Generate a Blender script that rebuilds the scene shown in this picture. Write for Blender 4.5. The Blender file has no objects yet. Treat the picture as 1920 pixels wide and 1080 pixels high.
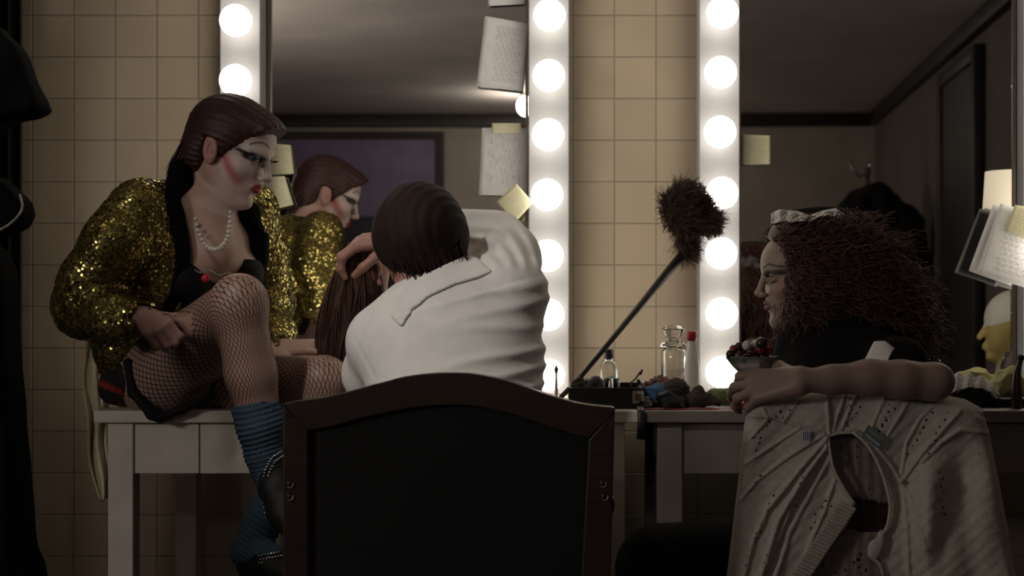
import bpy, math, random
import numpy as np
from mathutils import Vector, Matrix
R_ = np.random.RandomState(7)
random.seed(7)
sc = bpy.context.scene
COL = sc.collection

# ------------------------------------------------------------------ camera, world, exposure
F_PX = 2948.0          # focal length in pixels of the 1920 wide frame
CX, CY, CZ = 1076.0, 585.0, 0.96
cam_d = bpy.data.cameras.new('camera'); cam = bpy.data.objects.new('camera', cam_d); COL.objects.link(cam)
cam.location = (0, 0, CZ); cam.rotation_euler = (math.pi / 2, 0, 0)
cam_d.sensor_width = 36; cam_d.lens = F_PX / 1920 * 36
cam_d.shift_x = -(CX - 960) / 1920; cam_d.shift_y = (CY - 540) / 1920
cam_d.dof.use_dof = True; cam_d.dof.focus_distance = 3.1; cam_d.dof.aperture_fstop = 5.0
cam_d.clip_start = 0.05
sc.camera = cam
w = bpy.data.worlds.new('world'); sc.world = w; w.use_nodes = True
w.node_tree.nodes['Background'].inputs[0].default_value = (0.02, 0.02, 0.022, 1)
w.node_tree.nodes['Background'].inputs[1].default_value = 0.3
sc.view_settings.view_transform = 'Standard'; sc.view_settings.look = 'None'
sc.view_settings.gamma = 1; sc.view_settings.use_curve_mapping = False
sc.view_settings.exposure = 0.25
BULB_E = 4.9           # strength of the round mirror bulbs
SPOT_W = 40.0          # added unseen spotlight that brightens the white shirt
ROOM_E = 60.0           # the two ceiling lamps
FILL_LAMP_E = 26.0     # added unseen fill lamp on the left wall
sc.cycles.max_bounces = 8; sc.cycles.diffuse_bounces = 4; sc.cycles.glossy_bounces = 5
sc.cycles.transmission_bounces = 8; sc.cycles.sample_clamp_indirect = 4
sc.cycles.caustics_reflective = False; sc.cycles.caustics_refractive = False

def P(px, py, d):      # a point of the place seen at pixel (px, py), d metres in front of the camera
    return np.array([(px - CX) * d / F_PX, d, CZ - (py - CY) * d / F_PX])
def M(px, py, y):      # a point seen in the mirrors (plane y = 4) standing at depth y
    d = 8.0 - y
    return np.array([(px - CX) * d / F_PX, y, CZ - (py - CY) * d / F_PX])
TILT = math.radians(1.58)            # the second mirror hangs slightly turned about its left edge
def M2(px, py, y, xp=.425):          # a point seen in the second mirror standing at depth y
    k, h, c, s_ = (px - CX) / F_PX, 4.0 - y, math.cos(2 * TILT), math.sin(2 * TILT)
    X = xp + (k * (4 + h * c) - xp - h * s_) / (c + k * s_); return np.array([X, y, CZ - (py - CY) * (4 + h * c - (X - xp) * s_) / F_PX])
MIR, WALL, TT = 4.0, 4.006, 0.753     # mirror plane, tiled wall, table top height

# ------------------------------------------------------------------ materials
def nd(nt, t, **kw):
    n = nt.nodes.new(t)
    for k, v in kw.items(): setattr(n, k, v)
    return n
def mat(name, col, rough=0.6, metal=0.0, var=0.0, vscale=20, bump=0.0, bscale=60, spec=0.5, emit=None, es=0, trans=0, ior=1.45, attr=None, coat=0, alpha=1, stretch=None, col2=None, sheen=0):
    m = bpy.data.materials.new(name); m.use_nodes = True; nt = m.node_tree
    b = nt.nodes['Principled BSDF']; I = b.inputs
    I['Base Color'].default_value = (*col, 1); I['Roughness'].default_value = rough; I['Metallic'].default_value = metal
    I['Specular IOR Level'].default_value = spec; I['Transmission Weight'].default_value = trans; I['IOR'].default_value = ior
    I['Coat Weight'].default_value = coat; I['Alpha'].default_value = alpha; I['Sheen Weight'].default_value = sheen
    if emit: I['Emission Color'].default_value = (*emit, 1); I['Emission Strength'].default_value = es
    tc = nd(nt, 'ShaderNodeTexCoord'); vec = tc.outputs['Object']
    if stretch:
        mp = nd(nt, 'ShaderNodeMapping'); mp.inputs['Scale'].default_value = stretch
        nt.links.new(vec, mp.inputs[0]); vec = mp.outputs[0]
    src = None
    if attr:
        a = nd(nt, 'ShaderNodeAttribute', attribute_name=attr); src = a.outputs['Color']
    if var > 0:
        n = nd(nt, 'ShaderNodeTexNoise'); n.inputs['Scale'].default_value = vscale; n.inputs['Detail'].default_value = 5
        nt.links.new(vec, n.inputs['Vector'])
        r = nd(nt, 'ShaderNodeMapRange'); r.inputs[1].default_value = .3; r.inputs[2].default_value = .7
        r.inputs[3].default_value = 1 - var; r.inputs[4].default_value = 1 + var
        nt.links.new(n.outputs['Fac'], r.inputs[0])
        if col2:
            mx = nd(nt, 'ShaderNodeMixRGB'); mx.inputs[1].default_value = (*col, 1); mx.inputs[2].default_value = (*col2, 1)
            r.inputs[3].default_value = 0; r.inputs[4].default_value = 1
            nt.links.new(r.outputs[0], mx.inputs[0]); nt.links.new(mx.outputs[0], I['Base Color'])
        else:
            mx = nd(nt, 'ShaderNodeVectorMath', operation='SCALE'); mx.inputs[0].default_value = col
            if src: nt.links.new(src, mx.inputs[0])
            nt.links.new(r.outputs[0], mx.inputs['Scale']); nt.links.new(mx.outputs[0], I['Base Color'])
    elif src: nt.links.new(src, I['Base Color'])
    if bump > 0:
        n = nd(nt, 'ShaderNodeTexNoise'); n.inputs['Scale'].default_value = bscale; n.inputs['Detail'].default_value = 4
        nt.links.new(vec, n.inputs['Vector'])
        bp = nd(nt, 'ShaderNodeBump'); bp.inputs['Strength'].default_value = bump; bp.inputs['Distance'].default_value = 0.004
        nt.links.new(n.outputs['Fac'], bp.inputs['Height']); nt.links.new(bp.outputs[0], I['Normal'])
    return m
def tile_mat(name, col, x0, z0, s, axes='XZ', rough=.32, grout=(.30, .25, .19)):
    m = bpy.data.materials.new(name); m.use_nodes = True; nt = m.node_tree; b = nt.nodes['Principled BSDF']
    tc = nd(nt, 'ShaderNodeTexCoord'); sp = nd(nt, 'ShaderNodeSeparateXYZ'); cb = nd(nt, 'ShaderNodeCombineXYZ')
    nt.links.new(tc.outputs['Object'], sp.inputs[0])
    for i, (ax, o) in enumerate(zip(axes, (x0, z0))):
        ad = nd(nt, 'ShaderNodeMath', operation='ADD'); ad.inputs[1].default_value = 100 * s - o
        nt.links.new(sp.outputs[ax], ad.inputs[0]); nt.links.new(ad.outputs[0], cb.inputs[i])
    br = nd(nt, 'ShaderNodeTexBrick', offset=0.0, squash=1.0)
    I = br.inputs; I['Scale'].default_value = 1; I['Brick Width'].default_value = s; I['Row Height'].default_value = s
    I['Mortar Size'].default_value = .0022; I['Mortar Smooth'].default_value = .6; I['Bias'].default_value = 0
    I['Color1'].default_value = (*col, 1); I['Color2'].default_value = (*[c * .93 for c in col], 1); I['Mortar'].default_value = (*grout, 1)
    nt.links.new(cb.outputs[0], I['Vector']); 
    n = nd(nt, 'ShaderNodeTexNoise'); n.inputs['Scale'].default_value = 5; n.inputs['Detail'].default_value = 6
    r = nd(nt, 'ShaderNodeMapRange'); r.inputs[3].default_value = .82; r.inputs[4].default_value = 1.12
    mx = nd(nt, 'ShaderNodeVectorMath', operation='SCALE')
    nt.links.new(tc.outputs['Object'], n.inputs['Vector']); nt.links.new(n.outputs['Fac'], r.inputs[0])
    nt.links.new(br.outputs['Color'], mx.inputs[0]); nt.links.new(r.outputs[0], mx.inputs['Scale'])
    nt.links.new(mx.outputs[0], b.inputs['Base Color']); b.inputs['Roughness'].default_value = rough
    bp = nd(nt, 'ShaderNodeBump', invert=True); bp.inputs['Strength'].default_value = .7; bp.inputs['Distance'].default_value = .003
    nt.links.new(br.outputs['Fac'], bp.inputs['Height']); nt.links.new(bp.outputs[0], b.inputs['Normal'])
    return m

# ------------------------------------------------------------------ mesh helpers
def mesh_np(name, V, F):
    V = np.asarray(V, np.float32); me = bpy.data.meshes.new(name)
    if isinstance(F, np.ndarray):
        k = F.shape[1]; n = len(F)
        me.vertices.add(len(V)); me.vertices.foreach_set('co', V.ravel())
        me.loops.add(n * k); me.loops.foreach_set('vertex_index', F.astype(np.int32).ravel())
        me.polygons.add(n); me.polygons.foreach_set('loop_start', np.arange(0, n * k, k, dtype=np.int32))
        me.update(calc_edges=True)
    else:
        me.from_pydata([tuple(map(float, v)) for v in V], [], [tuple(int(i) for i in f) for f in F])
    return me
def wloc(o):
    v = np.zeros(3)
    while o is not None:
        v += np.array(o.location); o = o.parent
    return v
def part(name, VF, m, parent=None, smooth=True, bevel=0, attrs=None, seg=2, subsurf=0, solid=0):
    V, F = VF[0], VF[1]
    V = np.asarray(V, float)
    if parent is not None: V = V - wloc(parent)
    me = mesh_np(name, V, F)
    me.polygons.foreach_set('use_smooth', np.full(len(me.polygons), smooth))
    if m: me.materials.append(m)
    for k, a in (attrs or {}).items():
        a = np.asarray(a, np.float32)
        if k == 'Col':
            at = me.color_attributes.new(k, 'FLOAT_COLOR', 'POINT'); at.data.foreach_set('color', np.hstack([a, np.ones((len(a), 1))]).astype(np.float32).ravel())
        else:
            at = me.attributes.new(k, 'FLOAT_VECTOR', 'POINT'); at.data.foreach_set('vector', a.ravel())
    o = bpy.data.objects.new(name, me); COL.objects.link(o); o.parent = parent
    if solid:
        md = o.modifiers.new('solid', 'SOLIDIFY'); md.thickness = solid; md.offset = 0
    if bevel:
        md = o.modifiers.new('bevel', 'BEVEL'); md.width = bevel; md.segments = seg; md.limit_method = 'ANGLE'; md.angle_limit = .6
        md.harden_normals = False
    if subsurf:
        md = o.modifiers.new('sub', 'SUBSURF'); md.levels = subsurf; md.render_levels = subsurf
    me.update()
    return o
def thing(name, label, cat, loc=(0, 0, 0), group=None):
    o = bpy.data.objects.new(name, None); COL.objects.link(o); o.location = tuple(map(float, loc)); o.empty_display_size = .05
    o['label'] = label; o['category'] = cat
    if group: o['group'] = group
    return o
def tag(o, label, cat, group=None, kind=None):
    o['label'] = label; o['category'] = cat
    if group: o['group'] = group
    if kind: o['kind'] = kind
    return o
def struct(o): o['kind'] = 'structure'; return o
def centre(o):          # move a top-level mesh's origin to the middle of its base
    me = o.data; n = len(me.vertices); c = np.empty(n * 3, np.float32); me.vertices.foreach_get('co', c); c = c.reshape(-1, 3)
    b = np.array([(c[:, 0].min() + c[:, 0].max()) / 2, (c[:, 1].min() + c[:, 1].max()) / 2, c[:, 2].min()])
    me.vertices.foreach_set('co', (c - b).astype(np.float32).ravel()); o.location = tuple(map(float, b)); me.update()
    return o
def dup(root, loc, label=None, group=None):
    r = root.copy(); COL.objects.link(r); r.location = tuple(map(float, loc))
    if label: r['label'] = label
    if group: r['group'] = group
    for ch in list(root.children):
        c = ch.copy(); COL.objects.link(c); c.parent = r
        for g in list(ch.children):
            d = g.copy(); COL.objects.link(d); d.parent = c
    return r

class G:
    def __init__(s): s.V = []; s.F = []
    def add(s, V, F):
        n = len(s.V); s.V += [np.asarray(v, float) for v in V]; s.F += [tuple(i + n for i in f) for f in F]; return s
    def box(s, lo, hi):
        (a, b, c), (d, e, f) = lo, hi
        return s.add([(a, b, c), (d, b, c), (d, e, c), (a, e, c), (a, b, f), (d, b, f), (d, e, f), (a, e, f)],
                     [(0, 3, 2, 1), (4, 5, 6, 7), (0, 1, 5, 4), (1, 2, 6, 5), (2, 3, 7, 6), (3, 0, 4, 7)])
    def tube(s, pts, r, n=12, cap=True, flat=1.0):
        pts = [np.asarray(p, float) for p in pts]; k = len(pts)
        rs = list(r) if hasattr(r, '__len__') else [r] * k
        t = [pts[min(i + 1, k - 1)] - pts[max(i - 1, 0)] for i in range(k)]; t = [v / (np.linalg.norm(v) + 1e-9) for v in t]
        u = np.cross(t[0], (0, 0, 1.0)); u = u if np.linalg.norm(u) > 1e-3 else np.cross(t[0], (0, 1.0, 0)); u /= np.linalg.norm(u)
        V = []
        for i in range(k):
            u = u - t[i] * u.dot(t[i]); u /= np.linalg.norm(u); w_ = np.cross(t[i], u)
            for j in range(n):
                a = 2 * math.pi * j / n; V.append(pts[i] + rs[i] * (math.cos(a) * u + flat * math.sin(a) * w_))
        F = [(i * n + j, i * n + (j + 1) % n, (i + 1) * n + (j + 1) % n, (i + 1) * n + j) for i in range(k - 1) for j in range(n)]
        if cap: F += [tuple(range(n))[::-1], tuple((k - 1) * n + j for j in range(n))]
        return s.add(V, F)
    def cyl(s, a, b, r1, r2=None, n=20): return s.tube([a, b], [r1, r1 if r2 is None else r2], n)
    def lathe(s, prof, c, n=28):       # prof: (radius, height) list, around vertical axis
        V = []; c = np.asarray(c, float)
        for r, z in prof:
            for j in range(n):
                a = 2 * math.pi * j / n; V.append(c + (r * math.cos(a), r * math.sin(a), z))
        k = len(prof)
        F = [(i * n + j, i * n + (j + 1) % n, (i + 1) * n + (j + 1) % n, (i + 1) * n + j) for i in range(k - 1) for j in range(n)]
        F += [tuple(range(n))[::-1], tuple((k - 1) * n + j for j in range(n))]
        return s.add(V, F)
    def sphere(s, c, r, n=20, m=12, sq=(1, 1, 1)):
        c = np.asarray(c, float); V = [c + (0, 0, r * sq[2])]
        for i in range(1, m):
            for j in range(n):
                a = math.pi * i / m; b = 2 * math.pi * j / n
                V.append(c + r * np.array((sq[0] * math.sin(a) * math.cos(b), sq[1] * math.sin(a) * math.sin(b), sq[2] * math.cos(a))))
        V.append(c - (0, 0, r * sq[2])); L = len(V) - 1
        F = [(0, 1 + j, 1 + (j + 1) % n) for j in range(n)] + [(L, 1 + (m - 2) * n + (j + 1) % n, 1 + (m - 2) * n + j) for j in range(n)]
        F += [(1 + i * n + j, 1 + (i + 1) * n + j, 1 + (i + 1) * n + (j + 1) % n, 1 + i * n + (j + 1) % n) for i in range(m - 2) for j in range(n)]
        return s.add(V, F)
    def prism(s, poly, y0, y1):         # outline in x, z extruded along y
        n = len(poly); V = [(x, y0, z) for x, z in poly] + [(x, y1, z) for x, z in poly]
        return s.add(V, [tuple(range(n)), tuple(range(2 * n - 1, n - 1, -1))] + [(i, i + n, (i + 1) % n + n, (i + 1) % n) for i in range(n)])
    @property
    def vf(s): return s.V, s.F
def grid_sheet(nu, nv, fn):             # fn(u, v) -> point, arrays
    u, v = np.meshgrid(np.linspace(0, 1, nu), np.linspace(0, 1, nv), indexing='ij')
    V = fn(u, v).reshape(-1, 3)
    i, j = np.meshgrid(np.arange(nu - 1), np.arange(nv - 1), indexing='ij'); a = (i * nv + j).ravel()
    return V, np.stack([a, a + nv, a + nv + 1, a + 1], 1)
def bez(pts, n):
    pts = np.asarray(pts, float); t = np.linspace(0, 1, n); k = len(pts)
    if k == 2: return pts[0] + (pts[1] - pts[0]) * t[:, None]
    x = np.linspace(0, 1, k); out = []
    ext = np.vstack([2 * pts[0] - pts[1], pts, 2 * pts[-1] - pts[-2]])
    for tt in t:
        i = min(int(tt * (k - 1)), k - 2); f = tt * (k - 1) - i; p0, p1, p2, p3 = ext[i:i + 4]
        out.append(.5 * (2 * p1 + (p2 - p0) * f + (2 * p0 - 5 * p1 + 4 * p2 - p3) * f * f + (3 * p1 - p0 - 3 * p2 + p3) * f ** 3))
    return np.array(out)
def strands(paths, r0, r1, sides=3):    # paths (N, M, 3) -> hair tubes as one mesh
    N, Mn, _ = paths.shape
    T = np.gradient(paths, axis=1); T /= np.linalg.norm(T, axis=2, keepdims=True) + 1e-9
    ref = R_.normal(size=(N, 1, 3)); U = np.cross(T, ref); U /= np.linalg.norm(U, axis=2, keepdims=True) + 1e-9; W = np.cross(T, U)
    r = np.linspace(r0, r1, Mn)[None, :, None]
    rings = [paths + r * (math.cos(2 * math.pi * k / sides) * U + math.sin(2 * math.pi * k / sides) * W) for k in range(sides)]
    V = np.stack(rings, 2).reshape(-1, 3)
    n, m_, k = np.meshgrid(np.arange(N), np.arange(Mn - 1), np.arange(sides), indexing='ij')
    b = (n * Mn + m_) * sides; k2 = (k + 1) % sides
    return V, np.stack([b + k, b + k2, b + sides + k2, b + sides + k], -1).reshape(-1, 4)
def join(*vfs):
    V = []; F = []; n = 0
    for v, f in vfs:
        V.append(np.asarray(v, float)); f = np.asarray(f); F.append(f + n); n += len(v)
    return np.vstack(V), np.vstack(F)

# ------------------------------------------------------------------ distance-field sculpting
class S:
    def __init__(s): s.p = []
    def _a(s, lo, hi, fn, k, op): s.p.append((np.asarray(lo, float), np.asarray(hi, float), fn, k, op)); return s
    def cone(s, a, b, r1, r2, k=.01, op='u'):
        a = np.asarray(a, float); b = np.asarray(b, float); r = max(r1, r2); ab = b - a; L = ab.dot(ab) + 1e-12
        def fn(X, Y, Z):
            t = np.clip(((X - a[0]) * ab[0] + (Y - a[1]) * ab[1] + (Z - a[2]) * ab[2]) / L, 0, 1)
            return np.sqrt((X - a[0] - t * ab[0]) ** 2 + (Y - a[1] - t * ab[1]) ** 2 + (Z - a[2] - t * ab[2]) ** 2) - (r1 + t * (r2 - r1))
        return s._a(np.minimum(a, b) - r, np.maximum(a, b) + r, fn, k, op)
    def chain(s, pts, rs, k=.01, op='u'):
        for i in range(len(pts) - 1): s.cone(pts[i], pts[i + 1], rs[i], rs[i + 1], k, op)
        return s
    def ell(s, c, r, Rm=None, k=.01, op='u'):
        c = np.asarray(c, float); r = np.asarray(r, float); Rm = np.eye(3) if Rm is None else np.asarray(Rm, float)  # rows = axes
        e = np.sqrt(((Rm * r[:, None]) ** 2).sum(0))
        def fn(X, Y, Z):
            q = [Rm[i, 0] * (X - c[0]) + Rm[i, 1] * (Y - c[1]) + Rm[i, 2] * (Z - c[2]) for i in range(3)]
            k0 = np.sqrt(sum((q[i] / r[i]) ** 2 for i in range(3))); k1 = np.sqrt(sum((q[i] / r[i] ** 2) ** 2 for i in range(3))) + 1e-6
            return np.where(k0 < .05, -r.min(), k0 * (k0 - 1) / k1)
        return s._a(c - e, c + e, fn, k, op)
    def poly(s, pl, yc, t, rnd=.01, k=.01, op='u'):    # rounded slab, outline in x, z
        pl = np.asarray(pl, float)
        def fn(X, Y, Z):
            x, z = np.broadcast_arrays(X, Z); d = np.full(x.shape, 1e9); ins = np.zeros(x.shape, bool)
            for i in range(len(pl)):
                a, b = pl[i], pl[(i + 1) % len(pl)]; e = b - a
                tt = np.clip(((x - a[0]) * e[0] + (z - a[1]) * e[1]) / (e.dot(e) + 1e-12), 0, 1)
                d = np.minimum(d, (x - a[0] - tt * e[0]) ** 2 + (z - a[1] - tt * e[1]) ** 2)
                c = (a[1] <= z) != (b[1] <= z)
                with np.errstate(divide='ignore', invalid='ignore'):
                    ins ^= c & (x < a[0] + (z - a[1]) * e[0] / (e[1] if abs(e[1]) > 1e-9 else 1e-9))
            d = np.sqrt(d) * np.where(ins, -1, 1) + rnd; dy = np.abs(Y - yc) - (t - rnd)
            return np.minimum(np.maximum(d, dy), 0) + np.sqrt(np.maximum(d, 0) ** 2 + np.maximum(dy, 0) ** 2) - rnd
        return s._a((pl[:, 0].min(), yc - t, pl[:, 1].min()), (pl[:, 0].max(), yc + t, pl[:, 1].max()), fn, k, op)
    def clip(s, fn, k=.004, op='i'):    # keep where fn <= 0 (op 'i') over everything so far
        return s._a((-99,) * 3, (99,) * 3, fn, k, op)
    def plane(s, p, n, k=.004):         # cut away what lies in direction n from p
        p = np.asarray(p, float); n = np.asarray(n, float) / np.linalg.norm(n)
        return s.clip(lambda X, Y, Z: (X - p[0]) * n[0] + (Y - p[1]) * n[1] + (Z - p[2]) * n[2], k)
    def bounds(s, m=.02):
        u = [q for q in s.p if q[4] == 'u']
        return np.min([q[0] for q in u], 0) - m, np.max([q[1] for q in u], 0) + m
    def mesh(s, h, lo=None, hi=None, disp=None):
        L, H = s.bounds(); lo = L if lo is None else np.maximum(L, lo); hi = H if hi is None else np.minimum(H, hi)
        n = np.ceil((hi - lo) / h).astype(int) + 2
        ax = [(lo[i] + h * np.arange(n[i])).astype(np.float32) for i in range(3)]
        Fd = np.full(n, .2, np.float32)
        for a, b, fn, k, op in s.p:
            mrg = k + .025
            i0 = [max(0, int(np.floor((a[i] - mrg - lo[i]) / h))) for i in range(3)]; i1 = [min(n[i], int(np.ceil((b[i] + mrg - lo[i]) / h)) + 1) for i in range(3)]
            if any(i1[i] <= i0[i] for i in range(3)): continue
            sl = tuple(slice(i0[i], i1[i]) for i in range(3))
            X = ax[0][sl[0]][:, None, None]; Y = ax[1][sl[1]][None, :, None]; Z = ax[2][sl[2]][None, None, :]
            d = fn(X, Y, Z).astype(np.float32) + np.zeros_like(Fd[sl]); c = Fd[sl]; kk = max(k, 1e-5)
            if op == 'u': hh = np.maximum(kk - np.abs(c - d), 0) / kk; Fd[sl] = np.minimum(c, d) - hh * hh * kk / 4
            else:
                if op == 's': d = -d
                hh = np.maximum(kk - np.abs(c - d), 0) / kk; Fd[sl] = np.maximum(c, d) + hh * hh * kk / 4
        if disp is not None: Fd += disp(ax[0][:, None, None], ax[1][None, :, None], ax[2][None, None, :]).astype(np.float32)
        return nets(Fd, lo, h)
def nets(Fd, lo, h):
    In = Fd < 0; sh = np.array(Fd.shape) - 1
    co = [(i, j, k) for i in (0, 1) for j in (0, 1) for k in (0, 1)]
    cnt = np.zeros(sh, np.int8)
    for i, j, k in co: cnt += In[i:i + sh[0], j:j + sh[1], k:k + sh[2]]
    act = (cnt > 0) & (cnt < 8); ijk = np.argwhere(act); idx = np.full(sh, -1, np.int64); idx[act] = np.arange(len(ijk))
    pos = np.zeros((len(ijk), 3)); num = np.zeros(len(ijk)); I, J, K = ijk.T
    for a in co:
        for ax in range(3):
            if a[ax]: continue
            b = list(a); b[ax] = 1
            v0 = Fd[I + a[0], J + a[1], K + a[2]]; v1 = Fd[I + b[0], J + b[1], K + b[2]]; mk = (v0 < 0) != (v1 < 0)
            t = v0[mk] / (v0[mk] - v1[mk]); q = np.tile(np.array(a, float), (mk.sum(), 1)); q[:, ax] += t
            pos[mk] += q; num[mk] += 1
    V = (ijk + pos / num[:, None]) * h + np.asarray(lo); Fs = []
    for ax in range(3):
        o1, o2 = (ax + 1) % 3, (ax + 2) % 3
        sa = [slice(None)] * 3; sb = [slice(None)] * 3; sa[ax] = slice(0, -1); sb[ax] = slice(1, None)
        cr = np.argwhere(In[tuple(sa)] != In[tuple(sb)])
        ok = (cr[:, o1] > 0) & (cr[:, o2] > 0) & (cr[:, o1] < sh[o1]) & (cr[:, o2] < sh[o2]) & (cr[:, ax] < sh[ax]); cr = cr[ok]
        inside = In[tuple(cr.T)]; q = []
        for d1, d2 in ((-1, -1), (0, -1), (0, 0), (-1, 0)):
            c = cr.copy(); c[:, o1] += d1; c[:, o2] += d2; q.append(idx[tuple(c.T)])
        q = np.stack(q, 1); q[~inside] = q[~inside][:, ::-1]; Fs.append(q)
    return V, np.vstack(Fs)
def cull(V, F, keep):
    F = F[keep]; used = np.unique(F); mp = np.full(len(V), -1); mp[used] = np.arange(len(used)); return V[used], mp[F]
def body_mesh(s, h, fine, disp=None):   # fine: list of (lo, hi, h) boxes meshed more finely, one continuous surface
    out = []; V, F = s.mesh(h, disp=disp); c = V[F].mean(1); keep = np.ones(len(F), bool)
    for lo, hi, hf in fine: keep &= ~np.all((c > np.asarray(lo)) & (c < np.asarray(hi)), axis=1)
    out.append(cull(V, F, keep))
    for i, (lo, hi, hf) in enumerate(fine):
        lo = np.asarray(lo); hi = np.asarray(hi); V, F = s.mesh(hf, lo - 3 * hf, hi + 3 * hf, disp=disp); c = V[F].mean(1)
        keep = np.all((c > lo - h * .5) & (c < hi + h * .5), axis=1)
        for l2, h2, _ in fine[:i]: keep &= ~np.all((c > np.asarray(l2)) & (c < np.asarray(h2)), axis=1)
        out.append(cull(V, F, keep))
    return join(*out)
def nrm(v): v = np.asarray(v, float); return v / np.linalg.norm(v)
def wob(X, Y, Z, f=20, ph=0):          # cheap smooth noise
    return (np.sin(f * X + 1.3 * ph + 1.7 * np.sin(f * .6 * Z + ph)) + np.sin(f * .8 * Y + ph + 1.5 * np.sin(f * .7 * X)) + np.sin(f * 1.1 * Z + 2 * ph + 1.6 * np.sin(f * .5 * Y))) / 3
# ------------------------------------------------------------------ the room
TS = 78.0 * WALL / F_PX
m_tile = tile_mat('beige_glazed_tile', (.50, .41, .30), (1230 - CX) * WALL / F_PX, CZ + (CY - 341) * WALL / F_PX, TS)
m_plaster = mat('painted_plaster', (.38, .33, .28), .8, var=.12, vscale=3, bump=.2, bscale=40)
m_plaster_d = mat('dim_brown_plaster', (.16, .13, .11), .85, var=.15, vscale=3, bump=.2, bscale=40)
m_ceil = mat('ceiling_paint', (.80, .72, .66), .9, var=.1, vscale=2)
m_dark = mat('dark_wood_trim', (.028, .022, .018), .5, var=.3, vscale=15)
m_floor = mat('dark_floor', (.05, .04, .035), .5, var=.3, vscale=6)
RX = lambda y: 1.84
ZC = 2.466
struct(part('wall_back', G().box((-2.9, WALL, 0), (1.84, WALL + .12, ZC)).vf, m_tile, smooth=False))
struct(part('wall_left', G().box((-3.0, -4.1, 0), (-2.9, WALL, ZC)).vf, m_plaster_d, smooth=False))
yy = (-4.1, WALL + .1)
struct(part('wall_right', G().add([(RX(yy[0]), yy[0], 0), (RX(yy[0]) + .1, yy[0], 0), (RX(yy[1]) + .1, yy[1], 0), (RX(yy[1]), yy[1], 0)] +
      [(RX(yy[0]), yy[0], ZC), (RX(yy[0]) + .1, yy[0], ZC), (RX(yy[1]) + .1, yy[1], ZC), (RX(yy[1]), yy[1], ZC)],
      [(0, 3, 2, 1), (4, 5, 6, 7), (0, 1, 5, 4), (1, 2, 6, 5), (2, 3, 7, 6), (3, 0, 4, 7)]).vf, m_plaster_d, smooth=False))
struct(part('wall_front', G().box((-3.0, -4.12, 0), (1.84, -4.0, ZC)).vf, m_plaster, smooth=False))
struct(part('floor', G().box((-3.0, -4.1, -.1), (2.5, WALL + .12, 0)).vf, m_floor, smooth=False))
struct(part('ceiling', G().box((-3.0, -4.1, ZC), (2.5, WALL + .12, ZC + .1)).vf, m_ceil, smooth=False))
struct(part('trim_1', G().box((-2.9, -4.0, ZC - .1), (1.79, -3.95, ZC)).vf, m_dark, bevel=.008))
x0, x1 = RX(-3.95), RX(3.9)
struct(part('trim_2', G().add([(x0 - .05, -3.95, ZC - .1), (x0, -3.95, ZC - .1), (x1, 3.9, ZC - .1), (x1 - .05, 3.9, ZC - .1),
      (x0 - .05, -3.95, ZC), (x0, -3.95, ZC), (x1, 3.9, ZC), (x1 - .05, 3.9, ZC)],
      [(0, 3, 2, 1), (4, 5, 6, 7), (0, 1, 5, 4), (1, 2, 6, 5), (2, 3, 7, 6), (3, 0, 4, 7)]).vf, m_dark, bevel=.008))
# dark door on the side wall, seen in the second mirror
d0 = struct(part('door_1', G().box((RX(-.2) - .045, -.88, 0), (RX(-.2) - .005, .0, 2.22)).vf, mat('door_paint', (.022, .019, .017), .45, var=.2), smooth=False, bevel=.004))
part('door_frame', G().box((RX(0) - .06, -.96, 0), (RX(0) - .002, -.881, 2.3)).box((RX(0) - .06, .001, 0), (RX(0) - .002, .08, 2.3)).box((RX(0) - .06, -.88, 2.221), (RX(0) - .002, 0, 2.3)).vf, m_dark, d0, bevel=.005)
m_chrome = mat('worn_chrome', (.55, .53, .5), .22, 1.0)
hd = part('handle', G().cyl((RX(-.2) - .045, -.8, 1.0), (RX(-.2) - .10, -.8, 1.0), .009).cyl((RX(-.2) - .10, -.805, 1.0), (RX(-.2) - .10, -.68, 1.0), .009).vf, m_chrome, d0)

# ------------------------------------------------------------------ mirrors
def mirror_mat(name, c):
    return mat(name, c, .0, 1.0)
def wall_mirror(x0, x1, c, label, tilt=0):
    z0, z1 = TT + .02, 1.92; wd = x1 - x0
    t = thing('wall_mirror', label, 'mirror', (x0, MIR, z0)); o_ = np.array((x0, MIR, z0))
    B_ = lambda lo, hi: G().box(np.array(lo) + o_, np.array(hi) + o_)
    part('mirror_glass', B_((0, 0, 0), (wd, .003, z1 - z0)).vf, mirror_mat('silvered_glass', c), t, smooth=False)
    m = mat('brushed_brass_edge', (.30, .25, .2), .35, .8); g = G()
    for x in (.0045, wd - .0045): g.box(np.array((x - .004, -.006, 0)) + o_, np.array((x + .004, -.0005, z1 - z0)) + o_)
    g.box(o_ + (0, -.006, -.006), o_ + (wd, -.0005, 0)); g.box(o_ + (0, -.006, z1 - z0), o_ + (wd, -.0005, z1 - z0 + .006))
    part('frame', g.vf, m, t, smooth=False); t.rotation_euler = (0, 0, -tilt)
    return t
YF = 3.92                                  # face of the light strips
fx = lambda px: (px - CX) * YF / F_PX
strips = [(450, 37.0, 37), (1029, 28.0, 38), (1349, 24.0, 38.5), (1957, 24, 38)]
HB = .0505
m_house = mat('white_enamel', (.37, .36, .375), .5, var=.04, vscale=8)
m_houseside = m_house
m_bulb = mat('frosted_lit_bulb', (.9, .9, .85), .4, emit=(1.0, .93, .80), es=BULB_E)
m_sock = mat('socket_ceramic', (.6, .58, .55), .5)
labs = ['white bulb strip behind the dark bobbed head of the person in gold',
        'white bulb strip between the pinned white papers and the feather duster',
        'white bulb strip directly behind the feather duster head',
        'white light strip cut by the picture edge beside the overlapping handwritten sheets']
bulb_me = sock_me = None
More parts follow.
